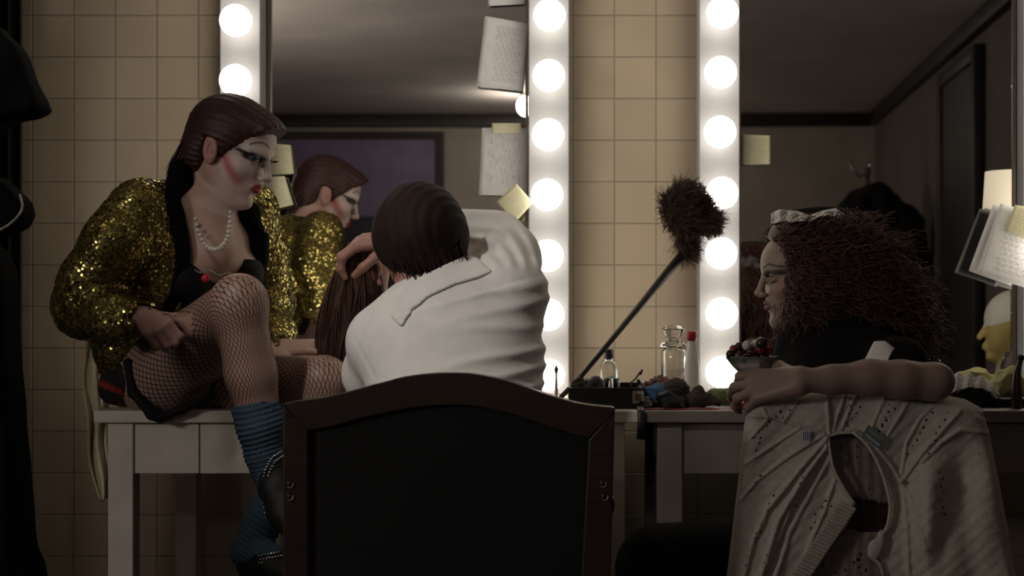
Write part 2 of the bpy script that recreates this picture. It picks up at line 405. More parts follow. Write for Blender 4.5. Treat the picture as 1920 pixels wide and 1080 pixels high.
for (px, by, hw), lb in zip(strips, labs):
    x = fx(px); t = thing('makeup_light_strip', lb, 'light', (x, YF, TT), 'bulb strips between the mirrors')
    h = part('housing', G().box((x - HB, YF, TT + .001), (x + HB, WALL - .001, 1.98)).vf, m_house, t, smooth=False, bevel=.003)
    for k in range(-3, 7):
        z = CZ - (by + 112.5 * k - CY) * 3.87 / F_PX
        dz = random.uniform(-.002, .002) ; dx = random.uniform(-.004, .004)
        if bulb_me is None:
            b0 = part('bulb', G().sphere((0, 0, 0), .0395, 32, 20).vf, m_bulb); b0.parent = t; bulb_me = b0.data
            s0 = part('socket', G().cyl((0, .048, 0), (0, .026, 0), .017, .02, 20).vf, m_sock); s0.parent = b0; sock_me = s0.data; b = b0
        else:
            b = bpy.data.objects.new('bulb', bulb_me); COL.objects.link(b); b.parent = t
            s_ = bpy.data.objects.new('socket', sock_me); COL.objects.link(s_); s_.parent = b
        b.location = (dx, -.05, z + dz - TT)
wall_mirror(fx(450) + HB + .002, fx(1029) - HB - .002, (.92, .90, .88), 'tall wall mirror with pinned papers, reflecting the person in the gold jacket')
wall_mirror(fx(1349) + HB + .002, fx(1957) - HB - .002, (.74, .71, .68), 'tall darker wall mirror behind the curly red hair, reflecting a room corner', TILT)

# ------------------------------------------------------------------ dressing tables
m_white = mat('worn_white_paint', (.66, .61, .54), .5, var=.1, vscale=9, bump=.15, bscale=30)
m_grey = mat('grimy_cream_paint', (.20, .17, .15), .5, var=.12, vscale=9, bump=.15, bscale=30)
m_seam = mat('dark_seam', (.05, .035, .03), .8)  # dark strip colour marking the apron's panel joint
def dressing_table(xa, xb, la, lb, m, label, y0=3.3, y1=MIR - .045):
    t = thing('dressing_table', label, 'table', ((xa + xb) / 2, y0, 0))
    part('tabletop', G().box((xa, y0, TT - .026), (xb, y1, TT)).vf, m, t, smooth=False, bevel=.003)
    for x in (xa + la, xb - lb - .053):
        for y in (y0 + .012, y1 - .09):
            part('leg', G().box((x, y, 0), (x + .053, y + .053, TT - .026)).vf, m, t, smooth=False, bevel=.002)
    z0 = TT - .134
    xs = xa + la + .053; xe = xb - lb - .053
    f = part('apron', G().box((xs, y0 + .018, z0), (xs + (xe - xs) * .5 if 0 else xe, y0 + .036, TT - .026)).vf, m, t, smooth=False, bevel=.0015)
    part('apron', G().box((xs, y1 - .07, z0), (xe, y1 - .052, TT - .026)).vf, m, t, smooth=False)
    for x in (xa + la + .018, xb - lb - .036):
        part('apron', G().box((x, y0 + .066, z0), (x + .018, y1 - .09, TT - .026)).vf, m, t, smooth=False)
    return t, xs
q = 3.3 / F_PX
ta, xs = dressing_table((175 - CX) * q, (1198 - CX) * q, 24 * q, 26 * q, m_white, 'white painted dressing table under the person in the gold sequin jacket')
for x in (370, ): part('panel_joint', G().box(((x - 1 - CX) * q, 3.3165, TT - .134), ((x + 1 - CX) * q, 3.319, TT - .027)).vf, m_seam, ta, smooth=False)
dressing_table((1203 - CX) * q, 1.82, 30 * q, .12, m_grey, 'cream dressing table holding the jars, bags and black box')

# ------------------------------------------------------------------ ceiling lamps (seen only in the mirror)
m_lamp = mat('ceiling_lamp_glass', (.9, .88, .82), .4, emit=(1, .94, .85), es=ROOM_E)
for (y, x, lb) in ((-2.8, -.33, 'small white ceiling globe lamp reflected beside the pinned sheet'),):
    t = thing('ceiling_lamp', lb, 'light', (x, y, ZC - .12))
    part('globe', G().sphere((x, y, ZC - .09), .06, sq=(1, 1, 1.15)).vf, m_lamp, t)
    part('canopy', G().cyl((x, y, ZC), (x, y, ZC - .03), .045, .04).vf, m_chrome, t)
# added fill lamp on the left wall, out of view, brightening the figures' near sides
t = thing('added_fill_lamp', 'added frosted fill lamp on the left wall, out of view', 'light', (-2.9, .5, 1.35))
part('diffuser', G().box((-2.87, .25, 1.38), (-2.80, .75, 1.78)).vf, mat('frosted_panel', (.9, .88, .85), .5, emit=(1, .92, .84), es=FILL_LAMP_E), t, smooth=False, bevel=.01)
part('backplate', G().box((-2.899, .22, 1.35), (-2.871, .78, 1.81)).vf, m_chrome, t, smooth=False)
# framed board on the far wall
def MB(px, py, y=-3.99): return M(px, py, y)
a = MB(500, 262); b = MB(818, 520)
t = thing('framed_board', 'large dark-framed board with a purple upper half, reflected in the first mirror', 'board', ((a[0] + b[0]) / 2, -3.99, b[2]))
part('board_panel', G().box((a[0], -3.995, (a[2] + b[2]) / 2 - .06), (b[0], -3.975, a[2])).vf, mat('purple_felt', (.25, .20, .31), .9, var=.15, vscale=6), t, smooth=False)
part('lower_panel', G().box((a[0], -3.995, b[2]), (b[0], -3.975, (a[2] + b[2]) / 2 - .061)).vf, mat('slate_felt', (.055, .052, .065), .9, var=.3, vscale=6), t, smooth=False)
g = G(); fw = .06
g.box((a[0] - fw, -3.998, b[2] - fw), (a[0], -3.95, a[2] + fw)); g.box((b[0], -3.998, b[2] - fw), (b[0] + fw, -3.95, a[2] + fw))
g.box((a[0], -3.998, a[2]), (b[0], -3.95, a[2] + fw)); g.box((a[0], -3.998, b[2] - fw), (b[0], -3.95, b[2]))
part('frame', g.vf, m_dark, t, smooth=False, bevel=.005)
# coat stand with a dark fur coat, seen in the second mirror
hk = M2(1627, 312, -1.5)
t = thing('coat_stand', 'thin metal coat stand behind the dark fur coat, reflected in the second mirror', 'coat stand', (hk[0], -1.5, 0))
part('pole', G().cyl((hk[0], -1.5, .02), hk, .013).vf, m_chrome, t)
part('base', G().lathe([(.17, 0), (.17, .015), (.03, .035)], (hk[0], -1.5, 0)).vf, m_dark, t)
part('hook', G().tube([hk + (0, 0, -.05), hk + (0, .05, -.06), hk + (0, .09, -.02), hk + (0, .10, .03)], .008).vf, m_chrome, t)
part('hook', G().tube([hk + (0, 0, -.05), hk + (-.05, .01, -.06), hk + (-.09, .01, -.02), hk + (-.10, .01, .03)], .008).vf, m_chrome, t)
s = S(); c = M2(1640, 450, -1.5)
s.ell(c + (0, .02, 0), (.31, .16, .28)).ell(c + (0, 0, -.4), (.33, .16, .5), k=.15).ell(c + (-.02, .0, .24), (.14, .12, .10), k=.08)
o = part('fur_coat', s.mesh(.012, disp=lambda X, Y, Z: .012 * wob(X, Y, Z, 60) + .02 * wob(X, Y, Z, 22, 2)), mat('dark_fur', (.012, .010, .010), .95, bump=1, bscale=90))
tag(centre(o), 'bulky dark fur coat on a stand, reflected in the second mirror', 'coat')
# table lamp and mannequin head outside the frame, seen in the second mirror
ly = 3.66; lx = M2(1900, 400, ly)[0]; zt, zb = M2(1900, 322, ly)[2], M2(1900, 480, ly)[2]
t = thing('table_lamp', 'lit cream drum-shade table lamp reflected at the edge of the second mirror', 'lamp', (lx, ly, TT))
part('lamp_shade', G().tube([(lx, ly, zb), (lx, ly, zt)], [.088, .074], 40, cap=False).vf, mat('lit_cream_shade', (.75, .70, .58), .8, emit=(1, .88, .66), es=.42), t, solid=.003)
part('pole', G().lathe([(.008, 0), (.008, .3)], (lx, ly, TT + .1)).vf, m_chrome, t)
part('base', G().lathe([(.06, 0), (.062, .01), (.03, .03), (.035, .06), (.02, .1)], (lx, ly, TT)).vf, mat('dark_ceramic', (.05, .045, .04), .3), t)
hx, hy = M2(1895, 600, 3.46)[0], 3.46
s = S(); c = np.array([hx, hy, TT])
s.cone(c + (0.01, 0, .02), c + (.01, 0, .1), .055, .045).ell(c + (.01, 0, .185), (.085, .07, .085), k=.02).ell(c + (-.03, 0, .13), (.04, .045, .055), k=.02)
s.cone(c + (-.075, 0, .16), c + (-.088, 0, .135), .006, .009, .012).cone(c + (-.065, 0, .105), c + (-.07, 0, .108), .012, .012, .012)
s.cone(c + (-.05, 0, .08), c + (-.055, 0, .08), .018, .016, .012).plane(c + (0, 0, .002), (0, 0, -1))
V, Fq = s.mesh(.004)
z = V[:, 2] - TT; colr = np.where((z > .185 + .25 * (V[:, 0] - hx))[:, None], (.72, .72, .70), np.where((z > .06)[:, None], (.50, .42, .16), (.55, .52, .46)))
o = part('mannequin_head', (V, Fq), mat('painted_foam', (.7, .7, .7), .7, attr='Col', var=.06, vscale=12), attrs={'Col': colr})
tag(centre(o), 'white and yellow foam mannequin head reflected under the cream lamp', 'mannequin head')

# ------------------------------------------------------------------ notes and sheets stuck on the mirrors
m_paper = mat('white_paper', (.82, .80, .81), .85, var=.05, vscale=30)
m_note = mat('yellow_note_paper', (.66, .62, .42), .85, var=.05, vscale=30)
m_ink = mat('blue_grey_ink', (.16, .16, .19), .8)
def sheet(corners, d, label, m=m_paper, lines=10, name='paper_sheet', cat='paper', curl=.006, ink=True, amp=.5, m0=.15, lo=.1, grp=None):
    # corners: tl, tr, br, bl pixels ; lies d metres away
    c = [P(x, y, d) for x, y in corners]
    def fn(u, v):
        u = u[..., None]; v = v[..., None]
        p = (1 - u) * (1 - v) * c[0] + u * (1 - v) * c[1] + u * v * c[2] + (1 - u) * v * c[3]
        p = p + np.array([0, -1.0, 0]) * curl * (v ** 2 * (.4 + .6 * (1 - u)) + .15 * np.sin(5 * u + 3 * v))
        return p
    V, Fq = grid_sheet(12, 14, fn); ctr = V.mean(0)
    o = part(name, (V, Fq), m, smooth=True, solid=.0006)
    tag(o, label, cat, grp)
    me = o.data; V2 = V - ctr; me.vertices.foreach_set('co', V2.astype(np.float32).ravel()); o.location = tuple(ctr); me.update()
    if ink:
        Vs = []; Fs = []; n = 0
        for k in range(lines):
            v0 = lo + (1 - 2 * lo) * (k + .5) / lines; u0, u1 = m0 + random.uniform(0, .06), 1 - random.uniform(.05, .3)
            uu = np.linspace(u0, u1, 70); wv = amp / lines * .5 * (np.sin(uu * 90 + k * 3) * np.sin(uu * 37 + k) + .5 * np.sin(uu * 160 + k * 7))
            for i in range(69):
                if math.sin(uu[i] * 55 + k * 5) > .75: continue
                q_ = [(uu[i], v0 + wv[i]), (uu[i + 1], v0 + wv[i + 1]), (uu[i + 1], v0 + wv[i + 1] + .05 / lines + .0025), (uu[i], v0 + wv[i] + .05 / lines + .0025)]
                for a_, b_ in q_: Vs.append(fn(np.array(a_), np.array(b_)) + (0, -.0008, 0))
                Fs.append((n, n + 1, n + 2, n + 3)); n += 4
        part('handwriting', (np.array(Vs).reshape(-1, 3), np.array(Fs)), m_ink, o, smooth=False)
    return o
dm = MIR - .012
sheet([(912, 36), (991, 48), (978, 170), (900, 165)], dm + .002, 'lower of two white sheets pinned together near the mirror top', ink=False)
sheet([(909, 30), (990, 44), (980, 172), (894, 162)], dm - .006, 'upper handwritten white sheet pinned near the mirror top', lines=22, m0=.28)
sheet([(904, 240), (990, 240), (988, 368), (898, 366)], dm, 'white sheet with a scribbled plan under a yellow sticky note', lines=9, amp=3.0)
sheet([(922, 231), (977, 231), (977, 250), (922, 250)], dm - .014, 'small yellow sticky note holding the top of the scribbled plan sheet', m_note, name='sticky_note', cat='sticky note', curl=.002, ink=False)
sheet([(968, 344), (1000, 380), (965, 418), (931, 378)], YF - .017, 'yellow sticky note turned to a diamond beside the bulb strip', m_note, 7, 'sticky_note', 'sticky note', .003)
sheet([(498, 268), (545, 272), (552, 326), (498, 330)], dm, 'cream note with rounded corner stuck beside the painted face', m_note, 6, 'sticky_note', 'sticky note', .003)
sheet([(492, 332), (534, 330), (551, 384), (498, 397)], dm - .012, 'tilted cream note stuck below the painted profile', m_note, 6, 'sticky_note', 'sticky note', .003)
sheet([(1391, 252), (1444, 254), (1444, 308), (1391, 310)], dm, 'square yellow sticky note at the top of the dark mirror', m_note, 8, 'sticky_note', 'sticky note', .003)
sheet([(914, -14), (985, -10), (984, 8), (916, 12)], dm, 'white paper edge at the very top of the first mirror', ink=False)
sheet([(1862, 384), (1935, 400), (1895, 536), (1815, 508)], YF - .010, 'lowest white sheet of the overlapping papers by the lamp', ink=False)
sheet([(1876, 381), (1960, 405), (1940, 545), (1830, 512)], YF - .022, 'handwritten white sheet hanging over the second mirror edge', lines=11, m0=.22)
sheet([(1903, 384), (1965, 395), (1955, 462), (1884, 432)], YF - .036, 'cream note on top of the handwritten sheet', m_note, 8, 'sticky_note', 'sticky note', .003, m0=.1)

# dark curtain hanging at the far left of the tiled wall
V, Fq = grid_sheet(60, 6, lambda u, v: np.stack([(-60 - CX) * 3.95 / F_PX + (108 * 3.95 / F_PX) * u, 3.94 + .022 * np.sin(u * 30), 2.3 - 2.28 * v], -1))
o = part('curtain', (V, Fq), mat('black_curtain', (.02, .017, .015), .95), solid=.004); tag(centre(o), 'dark curtain against the tiles at the left picture edge', 'curtain')

# unseen spotlight added to brighten the white shirt from above
sp = np.array((-1.15, 1.75, ZC - .12)); aim = np.array((-.36, 3.1, 1.02)); dv = nrm(aim - sp)
t = thing('added_spotlight', 'added black spotlight out of view above the arched chair, brightening the white shirt', 'light', sp)
part('canopy', G().cyl((sp[0], sp[1], ZC), (sp[0], sp[1], ZC - .02), .05, .045).cyl((sp[0], sp[1], ZC - .02), tuple(sp), .008).vf, m_dark, t)
part('shade', G().tube([sp - dv * .07, sp - dv * .05, sp + dv * .07], [.02, .04, .055], 24, cap=False).vf, m_dark, t, solid=.002)
ld = bpy.data.lights.new('added_spot', 'SPOT'); ld.energy = SPOT_W; ld.spot_size = math.radians(34); ld.spot_blend = 1.0; ld.shadow_soft_size = .045; ld.color = (1, .93, .84)
lo = bpy.data.objects.new('added_spot', ld); COL.objects.link(lo); lo.parent = t; lo.location = tuple(dv * .05); lo.rotation_euler = Vector(dv).to_track_quat('-Z', 'Y').to_euler()
# ------------------------------------------------------------------ people
def skin_mat(name, rough=.5):       # skin with painted make-up; net stocking threads where the 'net' attribute says so
    m = bpy.data.materials.new(name); m.use_nodes = True; nt = m.node_tree; b = nt.nodes['Principled BSDF']
    a = nd(nt, 'ShaderNodeAttribute', attribute_name='Col'); n = nd(nt, 'ShaderNodeAttribute', attribute_name='net')
    sp = nd(nt, 'ShaderNodeSeparateXYZ'); nt.links.new(n.outputs['Vector'], sp.inputs[0])
    def mth(op, x, y=None):
        q = nd(nt, 'ShaderNodeMath', operation=op)
        for i, v in enumerate((x, y)):
            if v is None: continue
            if hasattr(v, 'links'): nt.links.new(v, q.inputs[i])
            else: q.inputs[i].default_value = v
        return q.outputs[0]
    lines = []
    for sg in (1, -1):
        e = mth('ADD', sp.outputs[0], mth('MULTIPLY', sp.outputs[1], sg))
        f = mth('ABSOLUTE', mth('SUBTRACT', mth('FRACT', e), .5)); lines.append(mth('GREATER_THAN', f, .42))
    l = mth('MAXIMUM', lines[0], lines[1]); l = mth('MULTIPLY', l, mth('GREATER_THAN', sp.outputs[2], .5))
    mx = nd(nt, 'ShaderNodeMixRGB'); mx.inputs[2].default_value = (.012, .010, .010, 1)
    nt.links.new(l, mx.inputs[0]); nt.links.new(a.outputs['Color'], mx.inputs[1]); nt.links.new(mx.outputs[0], b.inputs['Base Color'])
    b.inputs['Roughness'].default_value = rough; b.inputs['Subsurface Weight'].default_value = .0
    return m
m_skin = skin_mat('skin')
def frame(fwd, up=(0, 0, 1)):       # rows: forward, left side, up
    f = nrm(fwd); l = nrm(np.cross(up, f)); u = np.cross(f, l); return np.array([f, l, u])
class Head:
    def __init__(s, O, fwd, up=(0, 0, 1), sc=1.0): s.O = np.asarray(O, float); s.R = frame(fwd, up); s.s = sc
    def w(s, a, b, c): return s.O + s.s * (a * s.R[0] + b * s.R[1] + c * s.R[2])
    def loc(s, V): return ((np.asarray(V) - s.O) @ s.R.T) / s.s
    def e(s, S_, c, r, k=.01, op='u', rot=None):
        Rm = s.R if rot is None else rot @ s.R
        return S_.ell(s.w(*c), np.array(r) * s.s, Rm, k * s.s, op)
    def c(s, S_, a, b, r1, r2, k=.01, op='u'): return S_.cone(s.w(*a), s.w(*b), r1 * s.s, r2 * s.s, k * s.s, op)
    def build(s, B):
        e, c = lambda *a, **k: s.e(B, *a, **k), lambda *a, **k: s.c(B, *a, **k)
        e((-.012, 0, .035), (.090, .071, .083)); e((.022, 0, -.03), (.060, .055, .082), k=.02)
        e((.039, 0, .036), (.052, .058, .05), k=.02)
        for y in (1, -1):
            c((-.002, y * .050, -.048), (.052, y * .014, -.092), .016, .014, .022)     # jaw
            e((.050, y * .036, -.022), (.026, .022, .020), k=.02)                       # cheekbone
            c((.080, y * .010, .022), (.064, y * .046, .022), .0085, .008, .012)        # brow
        e((.063, 0, -.094), (.020, .020, .016), k=.014)                                  # chin
        e((.064, 0, -.055), (.023, .026, .026), k=.015)                                  # mouth mound
        for y in (1, -1): e((.094, y * .031, .002), (.016, .019, .012), k=.010, op='s')  # sockets
        c((.083, 0, .016), (.101, 0, -.026), .0065, .0078, .008)                         # nose
        e((.103, 0, -.029), (.009, .008, .0075), k=.006)
        for y in (1, -1): e((.094, y * .0115, -.033), (.009, .006, .006), k=.005)
        e((.100, 0, -.041), (.010, .012, .004), k=.004, op='s')
        for y in (1, -1):
            e((.0705, y * .031, .002), (.0140, .0150, .0130), k=.004); e((.0860, y * .032, .0005), (.010, .0115, .0036), k=.0015, op='s')                    # lids and eyeball
            c((.088, y * .002, -.0515), (.080, y * .021, -.0555), .0046, .0025, .004)    # lips
            c((.087, y * .002, -.0625), (.079, y * .019, -.0575), .0052, .0027, .004)
        e((.096, 0, -.0570), (.012, .021, .0011), k=.002, op='s')                        # mouth line
        e((.083, 0, -.075), (.006, .012, .005), k=.006, op='s')
        for y in (1, -1):                                                                # ears
            rot = np.array(Matrix.Rotation(.25, 3, 'Y'))
            e((-.010, y * .072, -.006), (.017, .008, .031), k=.006, rot=rot)
            e((-.005, y * .083, -.003), (.010, .0085, .020), k=.003, op='s', rot=rot)
            e((-.003, y * .076, -.008), (.004, .004, .008), k=.003, rot=rot)
        return s
def lin(t, a, b): return np.clip((t - a) / (b - a), 0, 1)
def blob(q, c, r, soft=.35):
    d = np.sqrt(sum(((q[:, i] - c[i]) / r[i]) ** 2 for i in range(len(c)) if r[i])); return 1 - lin(d, 1 - soft, 1 + soft)
def seg2(q, p0, p1, i, j):
    p0, p1 = np.array(p0), np.array(p1); e = p1 - p0; t = np.clip(((q[:, i] - p0[0]) * e[0] + (q[:, j] - p0[1]) * e[1]) / e.dot(e), 0, 1)
    return np.hypot(q[:, i] - p0[0] - t * e[0], q[:, j] - p0[1] - t * e[1]), t
def mixc(C, c, m): return C * (1 - m[:, None]) + np.array(c) * m[:, None]
def makeup(C, q, heavy):
    near = np.exp(-(np.maximum(np.linalg.norm(q, axis=1) - .13, 0) / .02) ** 2)[:, None]
    face = (q[:, 0] > .0) & (np.linalg.norm(q, axis=1) < .15)
    base = np.array((.52, .41, .37) if heavy else (.38, .28, .225))
    f = lin(q[:, 0], -.0, .03) * (np.linalg.norm(q, axis=1) < .15); C = mixc(C, base, f)
    for y in (1, -1):
        if heavy:
            C = mixc(C, (.80, .74, .68), blob(np.c_[q[:, 1], q[:, 2]], (y * .034, .022), (.022, .010), .5) * (q[:, 0] > .05) * .9)
            d, t = seg2(q, (.012, -.004), (.056, -.050), 0, 2); C = mixc(C, (.40, .045, .09), (1 - lin(d, .003, .017)) * (y * q[:, 1] > .02) * .95 * (1 - .35 * t))
            d, t = seg2(q, (y * .020, .0035), (y * .045, .0065), 1, 2); C = mixc(C, (.012, .014, .014), (1 - lin(d, .007, .0115)) * (q[:, 0] > .035)); d, t = seg2(q, (y * .045, .008), (y * .058, .013), 1, 2); C = mixc(C, (.012, .014, .014), (1 - lin(d, .0015, .004)) * (q[:, 0] > .03))
            bb = y * q[:, 1]; ar = .031 + .0105 * (1 - ((bb - .032) / .022) ** 2); C = mixc(C, (.02, .015, .015), (1 - lin(np.abs(q[:, 2] - ar), .0007, .0020)) * (bb > .012) * (bb < .055) * (q[:, 0] > .03))
        else:
            C = mixc(C, (.42, .12, .11), blob(q, (.052, y * .045, -.022), (.022, .025, .018), .6) * .5)
            d, t = seg2(q, (y * .018, .013), (y * .052, .013), 1, 2); C = mixc(C, (.045, .028, .028), (1 - lin(d, .003, .0085)) * (q[:, 0] > .04) * .9)
            d, t = seg2(q, (y * .020, -.008), (y * .046, -.006), 1, 2); C = mixc(C, (.03, .02, .02), (1 - lin(d, .001, .003)) * (q[:, 0] > .05) * .8)
            for p0, p1 in (((y * .010, .024), (y * .032, .033)), ((y * .032, .033), (y * .056, .026))):
                d, t = seg2(q, p0, p1, 1, 2); C = mixc(C, (.05, .03, .025), (1 - lin(d, .0010, .003)) * (q[:, 0] > .03))
    lip = blob(np.c_[q[:, 1], q[:, 2]], (0, -.0575), (.021, .0115), .15) * (q[:, 0] > .072)
    C = mixc(C, (.30, .015, .02) if heavy else (.20, .075, .075), lip)
    return C
def hand(B, wrist, d, thumb, back, curl=(.5, .7, .5), s=1.0, spread=.04, tc=.5, k=.006, curls=None):
    x = nrm(d); z = nrm(np.asarray(back) - x * np.dot(back, x)); y = np.cross(z, x)
    if np.dot(y, thumb) < 0: y = -y
    Wp = lambda a, b, c: np.asarray(wrist) + s * (a * x + b * y + c * z)
    ks = [(.026, .088), (.008, .092), (-.010, .088), (-.027, .080)]; Ls = [(.041, .025, .021), (.045, .029, .022), (.042, .027, .021), (.033, .020, .018)]
    for i, ((ky, kx), L) in enumerate(zip(ks, Ls)):
        B.cone(Wp(.004, ky * .55, 0), Wp(kx, ky, .002), .0155 * s, .0108 * s, .014 * s)
    for i, ((ky, kx), L) in enumerate(zip(ks, Ls)):
        cu = curls[i] if curls else curl; p = Wp(kx, ky, .002); an = 0; sp_ = spread * (1.5 - i); r = (.0098, .0090, .0080, .0068) if i < 3 else (.0086, .0078, .0070, .006)
        for j in range(3):
            an += cu[j]; dr = math.cos(an) * (x * math.cos(sp_) + y * math.sin(sp_)) - math.sin(an) * z
            p2 = p + s * L[j] * dr; B.cone(p, p2, r[j] * s, r[j + 1] * s, k * s); p = p2
    p = Wp(.022, .024, -.006); an = .25
    for j, (L, r) in enumerate(((.042, .0135), (.032, .0105), (.026, .0092))):
        dr = nrm(x * math.cos(.75 - tc * j * .4) + y * math.sin(.75 - tc * j * .4) - z * (.3 + .25 * tc * j))
        p2 = p + s * L * dr; B.cone(p, p2, r * s, (.0105, .0092, .0075)[j] * s, k * s); p = p2
def net_coords(V, path, per_m=112, around=36):
    ctr = bez(path, 90) if len(path) > 2 else np.linspace(path[0], path[1], 90)
    # round the knee
    for _ in range(10): ctr[1:-1] = (ctr[:-2] + 2 * ctr[1:-1] + ctr[2:]) / 4
    L = np.r_[0, np.cumsum(np.linalg.norm(np.diff(ctr, axis=0), axis=1))]
    Bn = nrm(np.cross(path[1] - path[0], path[2] - path[1])) if len(path) > 2 else nrm(np.cross(path[1] - path[0], (0, 0, 1)))
    T = np.gradient(ctr, axis=0); T /= np.linalg.norm(T, axis=1, keepdims=True); N = np.cross(Bn, T)
    D = np.empty(len(V)); I = np.empty(len(V), int)
    for i in range(0, len(V), 20000):
        dd = ((V[i:i + 20000, None] - ctr[None]) ** 2).sum(2); I[i:i + 20000] = dd.argmin(1); D[i:i + 20000] = np.sqrt(dd.min(1))
    r = V - ctr[I]; tt = L[I] + (r * T[I]).sum(1)
    ph = np.arctan2((r * Bn).sum(1), (r * N[I]).sum(1))
    return np.c_[tt * per_m * .5, ph / (2 * math.pi) * around, np.ones(len(V))], D
def cap_hair(H, B, r=(.102, .083, .094), c=(-.014, 0, .040)):
    H.e(B, c, r); return B

# ================================================================== person in the gold sequin jacket
t1 = thing('person', 'person in a gold sequin jacket, fishnet tights and blue socks sitting on the white table', 'person', P(300, 770, 3.42))
H1 = Head(P(433, 284, 3.35), (math.cos(.33) * math.cos(.26), -math.cos(.33) * math.sin(.26), -math.sin(.33)), sc=.985)
B = S()
pel, rib = P(285, 690, 3.43), P(368, 470, 3.41)
n1 = nrm((.62, -.76, -.18)); sd = nrm((.75, .63, .1)); up1 = nrm(np.cross(n1, sd)); up1 = up1 if up1[2] > 0 else -up1
B.ell(pel + (.02, 0, 0), (.115, .10, .10), k=.03); B.cone(pel, P(335, 560, 3.43), .10, .085, .05); B.cone(P(335, 560, 3.43), rib, .085, .10, .05)
B.ell(rib, (.095, .125, .13), np.array([n1, sd, up1]), k=.04)
for s_ in (1, -1): B.ell(rib + n1 * .075 + sd * .062 * s_ - up1 * .045, (.045, .052, .048), np.array([n1, sd, up1]), k=.02)
shN, shF = P(262, 392, 3.27), P(468, 398, 3.50); nb = P(378, 392, 3.39)
B.cone(shN, nb, .045, .055, .05); B.cone(shF, nb, .045, .055, .05)
B.cone(nb, P(398, 330, 3.37), .052, .047, .03); B.cone(P(398, 350, 3.37), P(410, 290, 3.36), .047, .048, .03)
B.cone(P(388, 395, 3.33), P(402, 470, 3.33), .045, .05, .04)
H1.build(B)
# arms
elN, wrN = P(148, 560, 3.32), P(262, 594, 3.14)
B.chain([shN, elN, wrN], [.045, .038, .024], .02)
hand(B, wrN + np.array((.008, 0, 0)), (.55, -.62, -.30), (.3, -.25, .75), (-.25, -.62, .72), curls=[(.95, 1.35, .8), (1.05, 1.35, .8), (1.1, 1.4, .8), (1.15, 1.4, .8)], s=.84, tc=.9)
elF, wrF = P(500, 560, 3.58), P(520, 655, 3.42)
B.chain([shF, elF, wrF], [.045, .036, .024], .02)
hand(B, wrF, (.95, -.25, .05), (.1, -.9, .2), (0, -.3, 1), curl=(.15, .25, .15), s=.95, tc=.3)
# legs
hpN, knN, anN = P(300, 700, 3.38), P(448, 572, 3.10), P(508, 882, 3.14)
hpF, knF, anF = P(345, 712, 3.47), P(606, 718, 3.265), P(468, 1035, 3.215)
B.cone(hpN, knN, .085, .056, .03); B.cone(P(312, 712, 3.36), P(375, 650, 3.24), .082, .066, .03)
B.cone(knN, P(470, 700, 3.12), .052, .049, .02); B.cone(P(470, 700, 3.125), anN, .049, .032, .02); B.ell(knN + (0.004, -.012, .012), (.046, .04, .046), k=.02)
B.cone(hpF, knF, .070, .052, .02); B.ell(knF, (.052, .05, .05), k=.02)
kf2 = P(590, 800, 3.25); B.cone(knF, kf2, .050, .048, .02); B.cone(kf2, anF, .048, .030, .02)
for an, toe in ((anN, P(556, 985, 3.06)), (anF, P(545, 1066, 3.15))):
    B.cone(an, an + (toe - an) * .5, .030, .025, .02); B.cone(an + (toe - an) * .5, toe, .025, .018, .02)
hb = (H1.w(0, 0, 0) - (.135, .13, .135), H1.w(0, 0, 0) + (.15, .13, .15), .0019)
hnd = (wrN + (.0, -.10, -.075), wrN + (.11, .06, .07), .0022)
hnd2 = (wrF + (0, -.08, -.05), wrF + (.2, .07, .05), .003)
V, Fq = body_mesh(B, .0055, [hb, hnd, hnd2])
q_ = H1.loc(V); C = np.tile((.46, .30, .24), (len(V), 1)).astype(float); C[np.linalg.norm(V - wrN, axis=1) < .2] = (.42, .25, .21)
C = makeup(C, q_, True)
earm = (np.abs(q_[:, 1]) > .066) & (np.linalg.norm(q_ - [-.01, 0, 0], axis=1) < .1); C[earm] = (.42, .22, .19)
nN, dN = net_coords(V, np.array([hpN, knN, anN])); nF, dF = net_coords(V, np.array([hpF, knF, anF]))
legN = (dN < .125) & (dN < dF); legF = (dF < .1) & ~legN
net = np.where(legN[:, None], nN, nF); 
inh = np.all((V > hnd[0]) & (V < hnd[1]), axis=1) & (np.linalg.norm(V - (wrN + np.array((.05, -.01, -.02))), axis=1) < .085) & (V[:, 1] < 3.125)
net[:, 2] = (legN | legF) & (V[:, 2] < P(0, 520, 3.2)[2]) & ~inh & (np.linalg.norm(V - (wrF + np.array((.06, 0, 0))), axis=1) > .10)
handm = None
C[net[:, 2] > .5] = (.40, .25, .20)
part('body', (V, Fq), m_skin, t1, attrs={'Col': C, 'net': net})

m_hair1 = mat('dark_auburn_hair', (.036, .010, .009), .5, var=.35, vscale=10, stretch=(3, 18, 18), bump=.25, bscale=14)
A = S(); cap_hair(H1, A, (.099, .080, .084), (-.012, 0, .038)); H1.e(A, (-.055, 0, -.015), (.055, .068, .070), k=.02); H1.e(A, (.058, 0, .072), (.050, .05, .030), k=.025)
H1.e(A, (.092, -.01, .060), (.022, .045, .016), k=.02)
def wedge1(X, Y, Z):
    d = [X - H1.O[0], Y - H1.O[1], Z - H1.O[2]]; a, b, c = [sum(d[i] * H1.R[j, i] for i in range(3)) / H1.s for j in range(3)]
    line = np.where(a > .02, -.004 + (a - .02) * 1.06, np.where(a > .004, -.040, .016))    # hairline, sideburn, over the ear
    k_ = np.maximum(-.030 - a, c - line)
    return -np.maximum(k_, c * 0 - .2) * .9
A.clip(lambda X, Y, Z: wedge1(X, Y, Z), .006)
A.clip(lambda X, Y, Z: (-(Z - H1.O[2]) - .075), .01)
